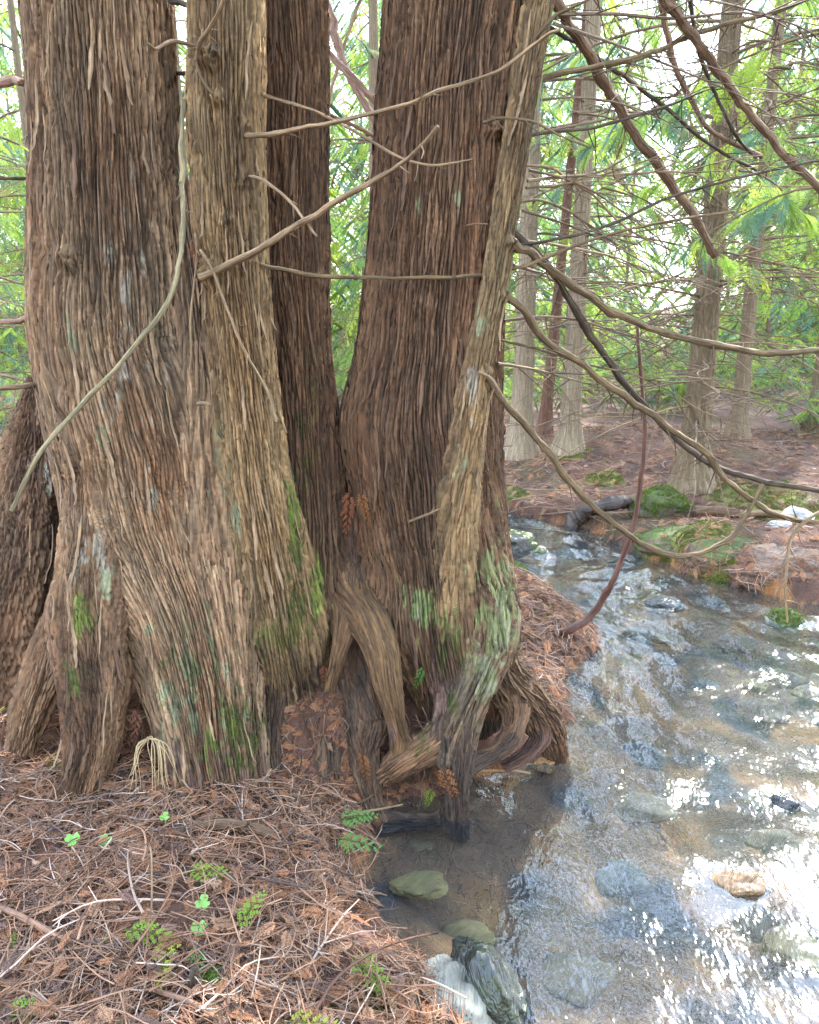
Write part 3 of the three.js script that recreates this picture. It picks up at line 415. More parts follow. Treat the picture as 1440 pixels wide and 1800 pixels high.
// on the right cedar
br(rightTree, [[850, 216], [880, 208], [935, 214], [985, 238], [1040, 260]], 2.54, 2.4, 3.4, 2, 'branchOlive', { twigs: 3 });
br(rightTree, [[930, 152], [970, 132], [1045, 118], [1120, 102], [1155, 88], [1210, 65], [1270, 45], [1345, 25], [1470, -20]], 2.56, 2.8, 6.5, 4, 'branchOlive', { twigs: 12, long: 0.2 });
br(rightTree, [[914, 247], [955, 233], [1045, 225], [1110, 205], [1170, 187], [1235, 162]], 2.54, 2.8, 4, 2, 'branchDark', { twigs: 8, long: 0.16 });
br(rightTree, [[938, 72], [955, 50], [975, 28], [1005, 14], [1045, -6]], 2.56, 2.5, 4, 3, 'branchOlive', { twigs: 3 });
br(rightTree, [[958, 46], [990, 62], [1030, 86], [1080, 125], [1140, 165], [1200, 215], [1260, 262], [1330, 300]], 2.6, 3.3, 5, 3, 'branchDark', { twigs: 10, long: 0.2 });
br(rightTree, [[900, -160], [950, -50], [982, 10], [1012, 60], [1048, 118], [1083, 185], [1120, 240], [1160, 295], [1200, 350], [1238, 412], [1256, 448]], 2.5, 3.1, 12.5, 8, 'branchBrown', { twigs: 30, long: 0.09, label: 'thick reddish brown branch slanting down to the right' });
br(rightTree, [[930, -330], [1060, -150], [1160, -14], [1215, 60], [1262, 122], [1312, 192], [1370, 262], [1445, 335], [1560, 440]], 2.5, 3.0, 11, 7.5, 'branchBrown', { twigs: 24, long: 0.1, label: 'thick grey brown branch slanting through the top right' });
br(rightTree, [[1100, -180], [1160, -20], [1172, 55], [1192, 130], [1218, 180], [1240, 220], [1275, 245], [1340, 275]], 3.4, 3.6, 7, 4, 'branchBrown', { twigs: 8, long: 0.15 });
br(rightTree, [[1210, -30], [1222, 60], [1238, 120], [1265, 180], [1292, 235], [1330, 280]], 3.2, 3.6, 5, 3, 'branchDark', { twigs: 8, long: 0.15 });
br(rightTree, [[892, 424], [928, 444], [985, 486], [1050, 530], [1100, 560], [1170, 586], [1260, 606], [1350, 621], [1450, 614]], 2.5, 2.9, 9.5, 6, 'branchOlive', { twigs: 9, long: 0.12, label: 'smooth olive branch sweeping out over the stream' });
br(rightTree, [[902, 408], [930, 432], [962, 466], [985, 500], [1020, 560], [1045, 600], [1090, 665], [1135, 715], [1175, 758], [1215, 793], [1262, 822], [1340, 846], [1450, 864]], 2.54, 3.1, 8.5, 5.5, 'branchDark', { twigs: 12, long: 0.14 });
br(rightTree, [[882, 516], [915, 540], [960, 600], [1020, 636], [1070, 680], [1135, 721], [1180, 755], [1240, 796], [1270, 836], [1310, 870], [1355, 900], [1405, 915], [1450, 918]], 2.5, 2.9, 8, 5, 'branchOlive', { twigs: 12, long: 0.14 });
br(rightTree, [[850, 652], [878, 695], [920, 745], [960, 790], [1000, 845], [1040, 885], [1085, 925], [1120, 950], [1160, 969], [1200, 977], [1245, 967], [1285, 945], [1312, 905], [1342, 852]], 2.46, 2.8, 8, 4, 'branchOlive', { twigs: 9, long: 0.1, label: 'long branch dipping low over the stream and curving up again' });
br(rightTree, [[842, 655], [862, 664], [880, 690]], 2.44, 2.42, 4, 3, 'branchPale', { twigs: 0 });
br(rightTree, [[918, 290], [970, 296], [1002, 318], [1042, 342], [1100, 400], [1180, 440]], 2.55, 3.0, 3, 2, 'branchPale', { twigs: 6, long: 0.14 });
br(rightTree, [[915, 430], [1000, 416], [1070, 396], [1170, 350], [1270, 320], [1370, 296], [1450, 280]], 2.55, 2.9, 3.4, 2.4, 'branchDark', { twigs: 8, long: 0.16 });
br(rightTree, [[908, 356], [950, 352], [1000, 372], [1060, 410], [1120, 430]], 2.55, 2.9, 3, 2, 'branchOlive', { twigs: 6, long: 0.12 });
br(rightTree, [[925, 330], [980, 326], [1060, 300], [1120, 265]], 2.55, 2.8, 2.8, 1.8, 'branchOlive', { twigs: 6, long: 0.12 });
br(rightTree, [[716, 918], [745, 908], [772, 895]], 2.5, 2.42, 3.2, 2.6, 'branchPale', { twigs: 1, long: 0.03 }); br(rightTree, [[815, 398], [835, 394], [858, 394]], 2.56, 2.5, 2, 1.6, 'branchPale', { twigs: 0 });
br(rightTree, [[1450, 896], [1420, 912], [1392, 945], [1384, 985], [1381, 1030], [1384, 1094]], 2.9, 2.75, 4.5, 2, 'branchPale', { twigs: 12, long: 0.1 });

// ------------------------------------------------------------------ cedar sprays
function sprayGeo(len, sides, leaves, seed, droop = 0.25, sub = true, fat = 1) { // flat fan of scaly twigs along +z, spread in x
  const pos = [], idx = [];
  const quad = (ax, az, bx, bz, w) => { const dx = bx - ax, dz = bz - az, l = Math.hypot(dx, dz) || 1, nx = -dz / l * w, nz = dx / l * w, y = (x, z) => -droop * len * (z / len) ** 2 - 0.12 * Math.abs(x) + 0.02 * len * noise(x * 30 / len * 0.2, z * 20 / len * 0.2, seed), i = pos.length / 3, mx = ax + dx * 0.45, mz = az + dz * 0.45; for (const [x, z] of [[ax, az], [mx + nx, mz + nz], [bx, bz], [mx - nx, mz - nz]]) pos.push(x, y(x, z), z); idx.push(i, i + 1, i + 2, i, i + 2, i + 3); };
  quad(0, 0, 0, len, len * 0.012);
  for (let i = 1; i <= sides; i++) for (const s of [-1, 1]) {
    const t = (i + (s > 0 ? 0.5 : 0)) / (sides + 1), z0 = t * len * 0.95, l = len * 0.33 * Math.pow(1 - t, 0.6) * Math.pow(Math.min(1, t * 4 + 0.35), 0.8) * (0.8 + 0.4 * hash(seed, i, s + 3)), a = 0.6 + 0.25 * hash(seed, i, s + 9), bx = s * Math.sin(a) * l, bz = z0 + Math.cos(a) * l;
    quad(0, z0, bx, bz, len * 0.011);
    if (sub) for (let k = 1; k <= leaves; k++) for (const q of [-1, 1]) { const f = k / (leaves + 1), x = bx * f, z = lerp(z0, bz, f), m = l * 0.34 * (1 - f * 0.6), b = Math.atan2(bx, bz - z0) + q * 0.75; quad(x, z, x + Math.sin(b) * m, z + Math.cos(b) * m, len * 0.014 * fat); } else quad(bx * 0.2, lerp(z0, bz, 0.2), bx, bz, l * 0.16);
  }
  const g = new THREE.BufferGeometry(); g.setAttribute('position', new THREE.Float32BufferAttribute(pos, 3)); g.setIndex(idx); g.computeVertexNormals(); return g;
}
const sprigShape = [[6, 3, 11], [7, 2, 12], [5, 3, 13]].map(([a, b, c]) => sprayGeo(1, a, b + 1, c, 0.3, true, 1.15));
const sprayFine = [1, 2, 3].map((s) => sprayGeo(1, 9, 4, s)), sprayMid = [4, 5, 6].map((s) => sprayGeo(1, 8, 3, s, 0.35));
const leafColor = () => { const k = rnd(), q = rr(1.05, 1.75); return k < 0.42 ? col(0.18 * q, 0.27 * q, 0.05 * q) : k < 0.7 ? col(0.09 * q, 0.17 * q, 0.10 * q) : k < 0.94 ? col(0.27 * q, 0.34 * q, 0.045 * q) : col(0.16 * q, 0.10 * q, 0.045 * q); };
// drooping limbs with sprays hanging along them
function crownLimbs(limbs, size, step) { // [start, direction, length, droop]
  const lists = [[], [], []], curves = [];
  for (const [p, d, len, droop] of limbs) {
    const pts = []; for (let i = 0; i <= 6; i++) { const t = i / 6; pts.push(p.clone().addScaledVector(d, len * t).add(V(0.06 * len * noise(t * 3, p.y * 7, d.x * 5), -droop * len * (t * t - 0.45 * t * t * t * t), 0.06 * len * noise(t * 3, p.y * 5, d.z * 9)))); } curves.push(pts);
    const c = new THREE.CatmullRomCurve3(pts), n = Math.ceil(len / step);
    for (let i = 1; i <= n; i++) for (const s of [-1, 1]) { if (rnd() < 0.12) continue; const t = Math.min(1, (i + rnd()) / n); if (t < 0.18) continue; const q = c.getPoint(t), tg = c.getTangent(t), sd = new THREE.Vector3().crossVectors(tg, UPV).normalize().multiplyScalar(s), dd = tg.clone().multiplyScalar(rr(0.4, 1)).addScaledVector(sd, rr(0.3, 1)).add(V(0, rr(-0.9, -0.15), 0)).normalize(); lists[Math.floor(rnd() * 3)].push([poseM(q, dd, V(rr(-0.5, 0.5), 1, rr(-0.5, 0.5)), size * rr(0.6, 1.2) * (1.05 - 0.4 * t), rr(0.8, 1.1)), leafColor()]); }
  }
  return [lists, curves];
}
function crown(tree, limbs, size, step, fine, branchMat, r0 = 0.018) {
  const [lists, curves] = crownLimbs(limbs, size, step), off = new THREE.Matrix4().makeTranslation(-tree.position.x, -tree.position.y, -tree.position.z);
  lists.forEach((l, i) => { if (!l.length) return; l.forEach((q) => q[0].premultiply(off)); inst('foliage', (fine ? sprayFine : sprayMid)[i], M.leaf, l, tree, 'stuff'); });
  if (branchMat) for (const pts of curves) { const [P, R] = smooth(pts, [r0, r0 * 0.7, r0 * 0.25], 0.12); part('branch', tube(P, R, 6, 0.15, pts[0].y), M[branchMat], tree); }
}
// the crowns of the two cedars, above the picture
{
  reseed(301); const make = (x, z, n, lo, hi, len) => { const l = []; for (let i = 0; i < n; i++) { const a = i * 2.4 + rr(-0.4, 0.4), y = lerp(lo, hi, i / n); l.push([V(x, y, z), V(Math.cos(a), 0.22, Math.sin(a)).normalize(), len * rr(0.75, 1.15) * lerp(1, 0.6, i / n), 0.45]); } return l; };
  crown(rightTree, make(0.35, -2.75, 32, 3.9, 9, 2.7), 0.42, 0.11, false, 'branchBrown', 0.028);
  crown(leftTree, make(-0.9, -2.7, 22, 4.2, 9.2, 2.3), 0.42, 0.13, false, 'branchBrown', 0.028);
}

// ------------------------------------------------------------------ the wood behind
const deadBranch = [];
{
  reseed(400);
  for (let k = 0; k < 7; k++) {
    const gs = [], pts = [V(0, 0, 0)], droop = rr(0.05, 0.5); for (let i = 1; i <= 6; i++) pts.push(V(0.06 * noise(i * 0.9, k, 1) * i * 0.6, -droop * (i / 6) ** 2 + 0.05 * noise(i, k, 4), i / 6));
    const [P, R] = smooth(pts, [0.0055, 0.0034, 0.001], 0.06); gs.push(tube(P, R, 5, 0.2, k));
    for (let j = 0; j < 11; j++) {
      const i = Math.floor(rr(0.12, 0.96) * (P.length - 1)), len = rr(0.12, 0.42) * (1.1 - i / P.length * 0.7), s = j % 2 ? 1 : -1, d = V(s * rr(0.5, 1), rr(-0.6, 0.25), rr(0.3, 1)).normalize(), e = V(s * rr(-0.2, 0.3), rr(-0.5, 0.2), 0);
      const q = [P[i].clone(), P[i].clone().addScaledVector(d, len * 0.5), P[i].clone().addScaledVector(d, len).addScaledVector(e, len * 0.4)], [a, b] = smooth(q, [0.0026, 0.0016, 0.0008], 0.08); gs.push(tube(a, b, 4, 0.1, j));
      for (let m = 0; m < 2; m++) { const w = a[Math.floor(rr(0.3, 0.9) * (a.length - 1))], f = d.clone().add(V(rr(-1, 1), rr(-0.8, 0.3), rr(-0.4, 0.8))).normalize(); gs.push(tube([w.clone(), w.clone().addScaledVector(f, len * rr(0.2, 0.5))], [0.0016, 0.0008], 3)); }
    }
    deadBranch.push(merge(gs));
  }
}
function bareBranches(tree, axis, list) { // [height along the trunk, azimuth, length, pitch]
  for (const [h, az, len, pitch] of list) { const p = axis(h), m = shadow(new THREE.Mesh(pick(deadBranch), M[pick(['deadwood', 'deadwood', 'branchPale', 'branchOlive'])])); m.name = 'branch'; m.applyMatrix4(poseM(p.sub(tree.position), V(Math.cos(az), pitch, Math.sin(az)), V(rr(-0.4, 0.4), 1, rr(-0.4, 0.4)), len)); tree.add(m); }
}
reseed(480); bareBranches(rightTree, (h) => V(lerp(0.2, 0.44, (h - 0.9) / 1.7), h, -2.6), Array.from({ length: 18 }, () => [rr(1.2, 2.9), rr(-1.1, 0.1), rr(0.6, 1.1), rr(-0.25, 0.25)]));
const inView = (b) => { const d = b.clone().sub(EYE), k = d.z * CT + d.y * ST; return 720 - FOCAL * d.x / k; };
const where = (b) => { const x = inView(b); return x < 45 ? 'left of the thick pale stem' : x < 570 ? 'hidden behind the fused stems' : x < 690 ? 'in the gap between the two near cedars' : x < 880 ? 'hidden behind the dark cedar' : x < 1040 ? 'just right of the dark cedar' : x < 1190 ? 'in the clearing left of the grey-brown conifer' : x < 1300 ? 'behind the grey-brown conifer of the far bank' : 'near the right edge, past the grey-brown conifer'; };
function woodTree(o) { // base and lean measured in the photograph
  const b = o.base, lean = o.lean ?? 0, H = o.height ?? 9, r = o.r, tree = thing(o.name ?? 'conifer_tree', b, o.label, 'tree', o.group), axis = (h) => V(b.x + lean * h, b.y + h, b.z + (o.leanZ ?? 0) * h);
  const P = [], R = [], hs = o.fine ? 0.03 : 0.15; for (let h = -0.15; h <= H; h += h < 3 ? hs : 0.4) { P.push(axis(h)); R.push(r * (1 + (o.flare ?? 0.9) * Math.exp(-Math.max(0, h) / 0.16) + 0.18 * Math.exp(-Math.max(0, h) / 0.7)) * (1 - 0.75 * h / H)); }
  const g = tube(P, R, o.fine ? 72 : 28, o.fine ? 0.1 : 0.14, b.x * 3), pp = g.attributes.position, nn = g.attributes.normal;
  if (o.fine) { const uv = g.attributes.uv; for (let i = 0; i < pp.count; i++) { bark(uv.getX(i), uv.getY(i), { seed: 71, cu: 0.022, cv: 0.2, amp: 0.009, warp: 1 }); pp.setXYZ(i, pp.getX(i) + nn.getX(i) * bk.d, pp.getY(i), pp.getZ(i) + nn.getZ(i) * bk.d); } g.computeVertexNormals(); }
  part('trunk', g, M[o.bark ?? 'barkFar'], tree);
  const dead = []; for (let i = 0; i < (o.dead ?? 8); i++) dead.push([rr(o.deadLo ?? 0.6, o.deadHi ?? 3.2), rr(0, 6.28), rr(0.7, 1.5) * (o.deadLen ?? 1), rr(-0.25, 0.3)]); bareBranches(tree, axis, dead);
  const limbs = []; for (let i = 0; i < (o.limbs ?? 14); i++) { const t = i / (o.limbs ?? 14), a = i * 2.4 + rr(-0.5, 0.5); limbs.push([axis(lerp(o.lo ?? 2, H * 0.96, t)), V(Math.cos(a), rr(0, 0.3), Math.sin(a)).normalize(), (o.spread ?? 1.6) * lerp(1, 0.35, t) * rr(0.7, 1.2), rr(0.35, 0.7)]); }
  if (limbs.length) crown(tree, limbs, o.spray ?? 0.27, o.step ?? 0.1, false, o.limbBark ?? 'deadwood', 0.014);
  return tree;
}
reseed(505);
const T1 = woodTree({ base: onLand(1216, 856), r: 0.105, lean: 0.0, height: 8, fine: true, flare: 0.8, dead: 80, deadLo: 0.5, deadHi: 3.4, deadLen: 1.25, limbs: 24, lo: 2.5, spread: 2.2, label: 'grey-brown conifer standing on the far bank right of the dipping branches' });
woodTree({ base: onLand(1000, 792), r: 0.085, bark: 'barkPale', lean: 0.008, height: 9, dead: 26, limbs: 16, lo: 1.9, label: 'pale grey trunk rising behind the mound, right of a reddish trunk' });
woodTree({ base: onLand(916, 800), r: 0.095, bark: 'barkPale', lean: 0.0, height: 9, dead: 22, limbs: 14, lo: 2.0, label: 'pale trunk partly hidden by the dark cedar at the stream bend' });
woodTree({ base: onLand(956, 768), r: 0.055, lean: 0.06, height: 7, bark: 'barkRed', dead: 8, limbs: 6, lo: 3, label: 'slim reddish trunk leaning right behind the mound' });
woodTree({ base: ground(3.3, -8.2), r: 0.07, lean: 0.005, height: 9, dead: 30, limbs: 28, spread: 2.2, lo: 1.9, label: 'thin trunk close behind the grey-brown conifer of the far bank' });
woodTree({ base: ground(4.4, -8.8), r: 0.1, lean: 0.0, height: 8, dead: 26, limbs: 14, spread: 1.6, lo: 1.7, label: 'shaded trunk near the right edge beyond the far bank' });
woodTree({ base: ground(-0.42, -10.6), r: 0.09, lean: 0.0, height: 9, dead: 14, limbs: 16, lo: 1.5, label: 'pale trunk seen through the gap between the two near cedars' });
woodTree({ base: ground(-3.6, -6.8), r: 0.13, lean: -0.03, height: 8, dead: 20, limbs: 18, lo: 0.8, spread: 1.9, label: 'leafy conifer at the left edge beside the thick stem' });
{
  let k = 0;
  for (let i = 0; i < 34; i++) {
    const z = -lerp(9.5, 30, Math.pow(i / 33, 1.2)), x = ((i * 0.618034) % 1 * 2 - 1) * (0.62 * -z + 1) + rr(-0.5, 0.5);
    if (Math.abs(x / -z - 0.31) < 0.06 && z > -22 || Math.abs((x - 1.3) - 0.55 * (-z - 3)) < 0.4 && z > -16) continue; // the gap through which the sky shows above the stream
    woodTree({ base: ground(x, z), r: rr(0.045, 0.085), lean: rr(-0.03, 0.03), height: rr(8, 12), dead: 10, deadHi: 3.4, limbs: 32, lo: rr(0.2, 0.9), spread: rr(1.4, 2.1), spray: 0.27, step: 0.09, label: (z < -18 ? 'faint thin conifer far back in the wood, ' : 'slender conifer with drooping sprays, ') + where(V(x, 0.3, z)), group: 'conifers deep in the wood' }); k++;
  }
}
{ // beyond them the wood reads as one mass of green
  reseed(520); const lists = [[], [], []];
  for (let i = 0; i < 260; i++) { const z = -rr(14, 45), x = rr(-1, 1) * (-z * 0.75 + 2), h = rr(6, 13), n = 150; if (Math.abs(x / -z - 0.31) < 0.05) continue; const y0 = land(x, z); for (let k = 0; k < n; k++) { const t = Math.pow(rnd(), 1.25), a = rnd() * 6.283, q = rr(0.2, 1) * 2.6 * (1 - 0.8 * t); lists[k % 3].push([poseM(V(x + Math.cos(a) * q, y0 + 0.1 + t * h, z + Math.sin(a) * q), V(Math.cos(a), rr(-0.9, -0.1), Math.sin(a)), V(0, 1, 0), rr(0.5, 1.0)), leafColor()]); } }
  const mass = thing('far_foliage', V(0, 0, -20), 'green mass of conifer foliage deep in the wood', 'foliage'), off = new THREE.Matrix4().makeTranslation(0, 0, 20); mass.userData.kind = 'stuff';
  lists.forEach((l, i) => { l.forEach((q) => q[0].premultiply(off)); inst('foliage', sprayMid[i], M.leaf, l, mass, 'stuff'); });
}
// unseen conifers added behind right, to shade the front of the dark cedar
for (const [x, z, t] of [[2.6, 1.6, 'dense unseen conifer added for shade behind the viewer, on the right bank near the water'], [4.2, -0.6, 'dense unseen conifer added for shade on the right bank beyond the edge of the picture'], [1.2, 3.6, 'dense unseen conifer added for shade farther behind the viewer']]) woodTree({ base: V(x, 0.05, z), r: 0.14, height: 9, dead: 0, limbs: 44, lo: 0.7, spread: 1.7, spray: 0.45, step: 0.14, label: t });
// and unseen wood round the viewer's back, added to dim low sky light
for (const [x, z, t] of [[-0.6, 4.6, 'straight behind the viewer'], [-2.6, 5.2, 'behind the viewer, a little to the left'], [3.4, 4.2, 'behind the viewer, far to the right'], [-4.8, 4.4, 'behind the viewer, far to the left'], [0.6, 7, 'deep in the wood behind the viewer'], [6, 1.6, 'beyond the right bank of the stream'], [6.4, -2.6, 'beyond the right bank, farther upstream'], [-6.2, 1.2, 'in the wood to the left of the viewer']]) woodTree({ base: V(x, 0.15, z), r: 0.13, height: 9, dead: 0, limbs: 40, lo: 0.4, spread: 1.9, spray: 0.5, step: 0.15, label: 'unseen leafy conifer added for shade, ' + t });
// low green growth under the trees
for (const [x, z, n] of [[-2.6, -5.6, 9], [-3.3, -8.2, 10], [0.3, -9.6, 10], [1.6, -10.2, 12], [3.0, -10, 12], [4.4, -8.6, 12], [4.8, -7, 10], [-1.2, -8.4, 10], [6, -10.5, 12], [0.9, -11.5, 14], [2.3, -11.8, 14], [3.6, -11.6, 14], [5, -11.8, 14], [-2.2, -11, 14], [-0.6, -11.6, 14], [-4.6, -9.6, 14], [7.2, -9, 12], [1.6, -13.5, 16], [4.2, -13.6, 16], [6.4, -13.4, 16], [-5, -12.5, 16], [-3, -13.6, 16]]) {
  const b = ground(x, z), s = thing('shrub', b, (z < -11 ? 'far low green shrub under the trees, ' : 'light green shrub, ') + where(b), 'shrub', 'shrubs under the trees'), limbs = []; for (let i = 0; i < n; i++) { const a = i * 2.4; limbs.push([b.clone().add(V(rr(-0.3, 0.3), 0.05, rr(-0.3, 0.3))), V(Math.cos(a) * 0.7, rr(0.6, 1.4), Math.sin(a) * 0.7).normalize(), rr(0.7, 1.7), 0.5]); }
  crown(s, limbs, 0.3, 0.1, false, 'deadwood', 0.008);
}
// sprays that hang into view at the upper right
{
  const l = []; for (const [px, py, D, dx, len] of [[1390, 120, 4.6, -1, 0.9], [1450, 60, 4.4, -1, 1.1], [1440, 200, 4.8, -1, 0.9], [1180, 150, 5.6, 0.4, 0.8], [1100, 60, 5.4, -0.6, 1.2], [1010, 200, 5.6, 0.5, 1.1], [1060, 330, 6, 0.6, 1], [1450, 330, 5, -1, 1], [1300, 300, 5.4, 0.5, 0.9]]) l.push([at(px, py, D), V(dx, rr(-0.1, 0.1), rr(-0.5, 0.5)).normalize(), len, 0.7]);
  crown(T1, l, 0.34, 0.07, true, 'branchOlive', 0.008);
}
// pale reddish limbs seen between the near stems
{
  const t = thing('fallen_tree', at(640, 330, 3.6), 'pinkish peeled limbs leaning between the two near cedars', 'dead tree');
  br(t, [[560, -40], [585, 40], [600, 100], [635, 170], [690, 270]], 3.9, 3.5, 9, 8, 'branchPink', { twigs: 6, name: 'trunk' }); br(t, [[560, 80], [590, 105], [625, 140], [665, 185], [700, 240]], 3.6, 3.4, 7, 6, 'branchPink', { twigs: 4 }); br(t, [[560, 190], [610, 215], [660, 240], [720, 262]], 3.3, 3.2, 4, 3, 'branchPink'); br(t, [[640, -20], [612, 60], [585, 150], [560, 260]], 4.2, 4.1, 4, 3, 'branchPale');
}

// ------------------------------------------------------------------ stones, logs and sticks
function stone(label, c, size, o = {}) {
  const g = rock(o.seed ?? Math.round(c.x * 977 + c.z * 331), size[0], size[1], size[2], o.detail ?? 5, o.lump); if (o.turn) g.rotateY(o.turn); if (o.tip) g.rotateZ(o.tip); const C = o.color ?? col(0.3, 0.27, 0.23), k0 = o.seed ?? 3;
  paint(g, (q, x, y, z) => { const n = 1 + 0.4 * fbm(x * 9 + k0, y * 9, z * 9, 3); q.copy(C).multiplyScalar(n); if (o.tint) q.lerp(o.tint, sstep(-0.1, 0.4, fbm(x * 7 + k0, y * 7, z * 7 + 4, 3)) * 0.8); if (o.moss) { const m = y / size[1] * 0.6 + o.moss + 0.7 * fbm(x * 9, y * 9, z * 9 + k0, 3); if (m > 0.35) q.lerp(col(0.085 * n, 0.12 * n, 0.018), sstep(0.35, 0.6, m)); } });
  g.translate(c.x, c.y, c.z); return solo(o.name ?? 'stone', g, o.wet ? M.wet : M.stone, c, label, o.cat ?? 'stone', o.group);
}
// tufts of moss on an object or patch: tiny blades, one part that nobody could count
const tuft = (() => { const pos = [], idx = []; reseed(88); for (let i = 0; i < 16; i++) { const a = rnd() * 6.28, t = rr(0.1, 1.1), l = rr(0.6, 1), w = 0.09, x = Math.cos(a) * Math.sin(t) * l, y = Math.cos(t) * l, z = Math.sin(a) * Math.sin(t) * l, k = pos.length / 3; pos.push(-Math.sin(a) * w, 0, Math.cos(a) * w, Math.sin(a) * w, 0, -Math.cos(a) * w, x, y, z); idx.push(k, k + 1, k + 2); } const g = new THREE.BufferGeometry(); g.setAttribute('position', new THREE.Float32BufferAttribute(pos, 3)); g.setIndex(idx); g.computeVertexNormals(); return g; })();
const mossColor = () => { const q = rr(0.6, 1.4); return rnd() < 0.7 ? col(0.10 * q, 0.15 * q, 0.018 * q) : col(0.19 * q, 0.25 * q, 0.04 * q); };
function mossOn(mesh, count, size, keep) { const p = mesh.geometry.attributes.position, n = mesh.geometry.attributes.normal, l = []; for (let i = 0; i < count; i++) { const k = Math.floor(rnd() * p.count), N = V(n.getX(k), n.getY(k), n.getZ(k)), P = V(p.getX(k), p.getY(k), p.getZ(k)); if (!keep(P, N)) continue; const x = V(rr(-1, 1), 0, rr(-1, 1)).cross(N).normalize(); l.push([new THREE.Matrix4().makeBasis(x.clone().multiplyScalar(size), N.clone().multiplyScalar(size * rr(0.6, 1.5)), x.clone().cross(N).multiplyScalar(size)).setPosition(P), mossColor()]); } inst('moss', tuft, M.moss, l, mesh, 'stuff'); }
reseed(590);
for (const m of [...leftTree.children, ...rightTree.children].filter((q) => q.name === 'trunk' || q.name === 'root')) {
  const c = m.geometry.attributes.color, p = m.geometry.attributes.position, n = m.geometry.attributes.normal, green = []; if (!c) continue;
  for (let i = 0; i < c.count; i++) if (c.getY(i) > c.getX(i) * 1.14 && c.getZ(i) < c.getY(i) * 0.42 && p.getY(i) + m.parent.position.y < 2) green.push(i);
  const l = []; for (let i = 0; i < Math.min(4500, green.length * 0.5); i++) { const k = pick(green), N = V(n.getX(k), n.getY(k), n.getZ(k)), x = V(rr(-1, 1), rr(-1, 1), rr(-1, 1)).cross(N).normalize(), s = rr(0.003, 0.006); l.push([new THREE.Matrix4().makeBasis(x.clone().multiplyScalar(s), N.clone().multiplyScalar(s * rr(0.5, 1.2)), x.clone().cross(N).multiplyScalar(s)).setPosition(p.getX(k), p.getY(k), p.getZ(k)), col(c.getX(k), c.getY(k), c.getZ(k)).multiplyScalar(rr(0.7, 1.2))]); }
  if (l.length > 40) inst('moss', tuft, M.moss, l, m, 'stuff');
}
reseed(600); const mounds = [];
for (const [px, py, sz, seed, moss, label] of [[1212, 962, [0.3, 0.11, 0.24], 23, 0.55, 'low mossy mound at the far water edge beneath the dipping branch'], [1300, 992, [0.3, 0.13, 0.26], 24, 0.35, 'mossy end of the long earth bank by the right edge of the stream'], [1400, 1010, [0.42, 0.13, 0.3], 25, 0.0, 'brown earth bank overhanging the water at the right edge']]) { const c = onY(px, py + 24, 0.0).add(V(0, 0.07, -0.16)), m = stone(label, c, sz, { seed, moss, color: col(0.17, 0.105, 0.075), lump: 0.2, name: 'bank_mound', cat: 'mound' }); mounds.push(m); if (moss) mossOn(m, 6000 * moss, 0.009, (P, N) => N.y > 0.1 && fbm(P.x * 7, P.y * 7, P.z * 7, 2) > 0.3 - moss); }
const boulder = stone('round boulder thickly covered in green moss below the far-bank conifer', onLand(1160, 906).add(V(0, 0.06, -0.05)), [0.23, 0.15, 0.17], { seed: 21, moss: 0.5, color: col(0.2, 0.18, 0.14), name: 'mossy_boulder', cat: 'boulder' });
mossOn(boulder, 5000, 0.014, (P, N) => N.y > -0.2 && fbm(P.x * 9, P.y * 9, P.z * 9, 2) > -0.25);
const slab = stone('pale dry stone with a whitish top at the bottom edge of the litter', onLand(792, 1768).add(V(0, -0.01, 0)), [0.125, 0.095, 0.125], { seed: 33, color: col(0.33, 0.31, 0.26), tint: col(0.44, 0.42, 0.36), turn: 0.5, tip: -0.25, name: 'pale_stone' });
mossOn(slab, 500, 0.006, (P, N) => P.x > 0.02 && N.y > -0.1 && fbm(P.x * 25, P.y * 25, P.z * 25, 2) > 0.05);
const dark = stone('dark wet rock leaning in the water beside the pale stone', onY(865, 1745, 0.0).add(V(0, 0.0, 0)), [0.075, 0.14, 0.13], { seed: 41, color: col(0.035, 0.04, 0.035), tint: col(0.08, 0.09, 0.06), wet: true, turn: 0.3, tip: 0.35, name: 'wet_rock', cat: 'rock' });
mossOn(dark, 500, 0.006, (P, N) => P.z > 0.02 && N.y > 0 && fbm(P.x * 25, P.y * 25, P.z * 25, 2) > 0.15);
stone('tan rock just breaking the surface of the rippling water', onY(1305, 1556, -0.01), [0.085, 0.04, 0.055], { seed: 51, color: col(0.36, 0.22, 0.12), wet: true, name: 'river_rock', cat: 'rock' });
stone('low dark rock the rapids flow over in mid stream', onY(1165, 1062, -0.005), [0.11, 0.045, 0.07], { seed: 52, color: col(0.1, 0.1, 0.09), wet: true, name: 'river_rock', cat: 'rock' });
stone('small dark wedge of rock at the right edge of the water', onY(1378, 1412, -0.01), [0.05, 0.03, 0.04], { seed: 53, color: col(0.06, 0.06, 0.06), wet: true, name: 'river_rock', cat: 'rock' });
stone('dark rock at the water edge right behind the dark cedar', onY(902, 958, 0.02), [0.16, 0.1, 0.13], { seed: 54, color: col(0.09, 0.08, 0.07), moss: 0.1, wet: true, name: 'river_rock', cat: 'rock' });
stone('little rock in the rapids beside the dark rock', onY(950, 972, 0), [0.06, 0.045, 0.05], { seed: 55, color: col(0.1, 0.1, 0.07), moss: 0.2, wet: true, name: 'river_rock', cat: 'rock' });
const ms = stone('flat mossy stone by the bend of the left bank', onY(897, 1003, 0.02), [0.11, 0.05, 0.1], { seed: 56, moss: 0.5, color: col(0.16, 0.16, 0.1), name: 'mossy_stone' }); mossOn(ms, 1200, 0.009, (P, N) => N.y > 0.1);
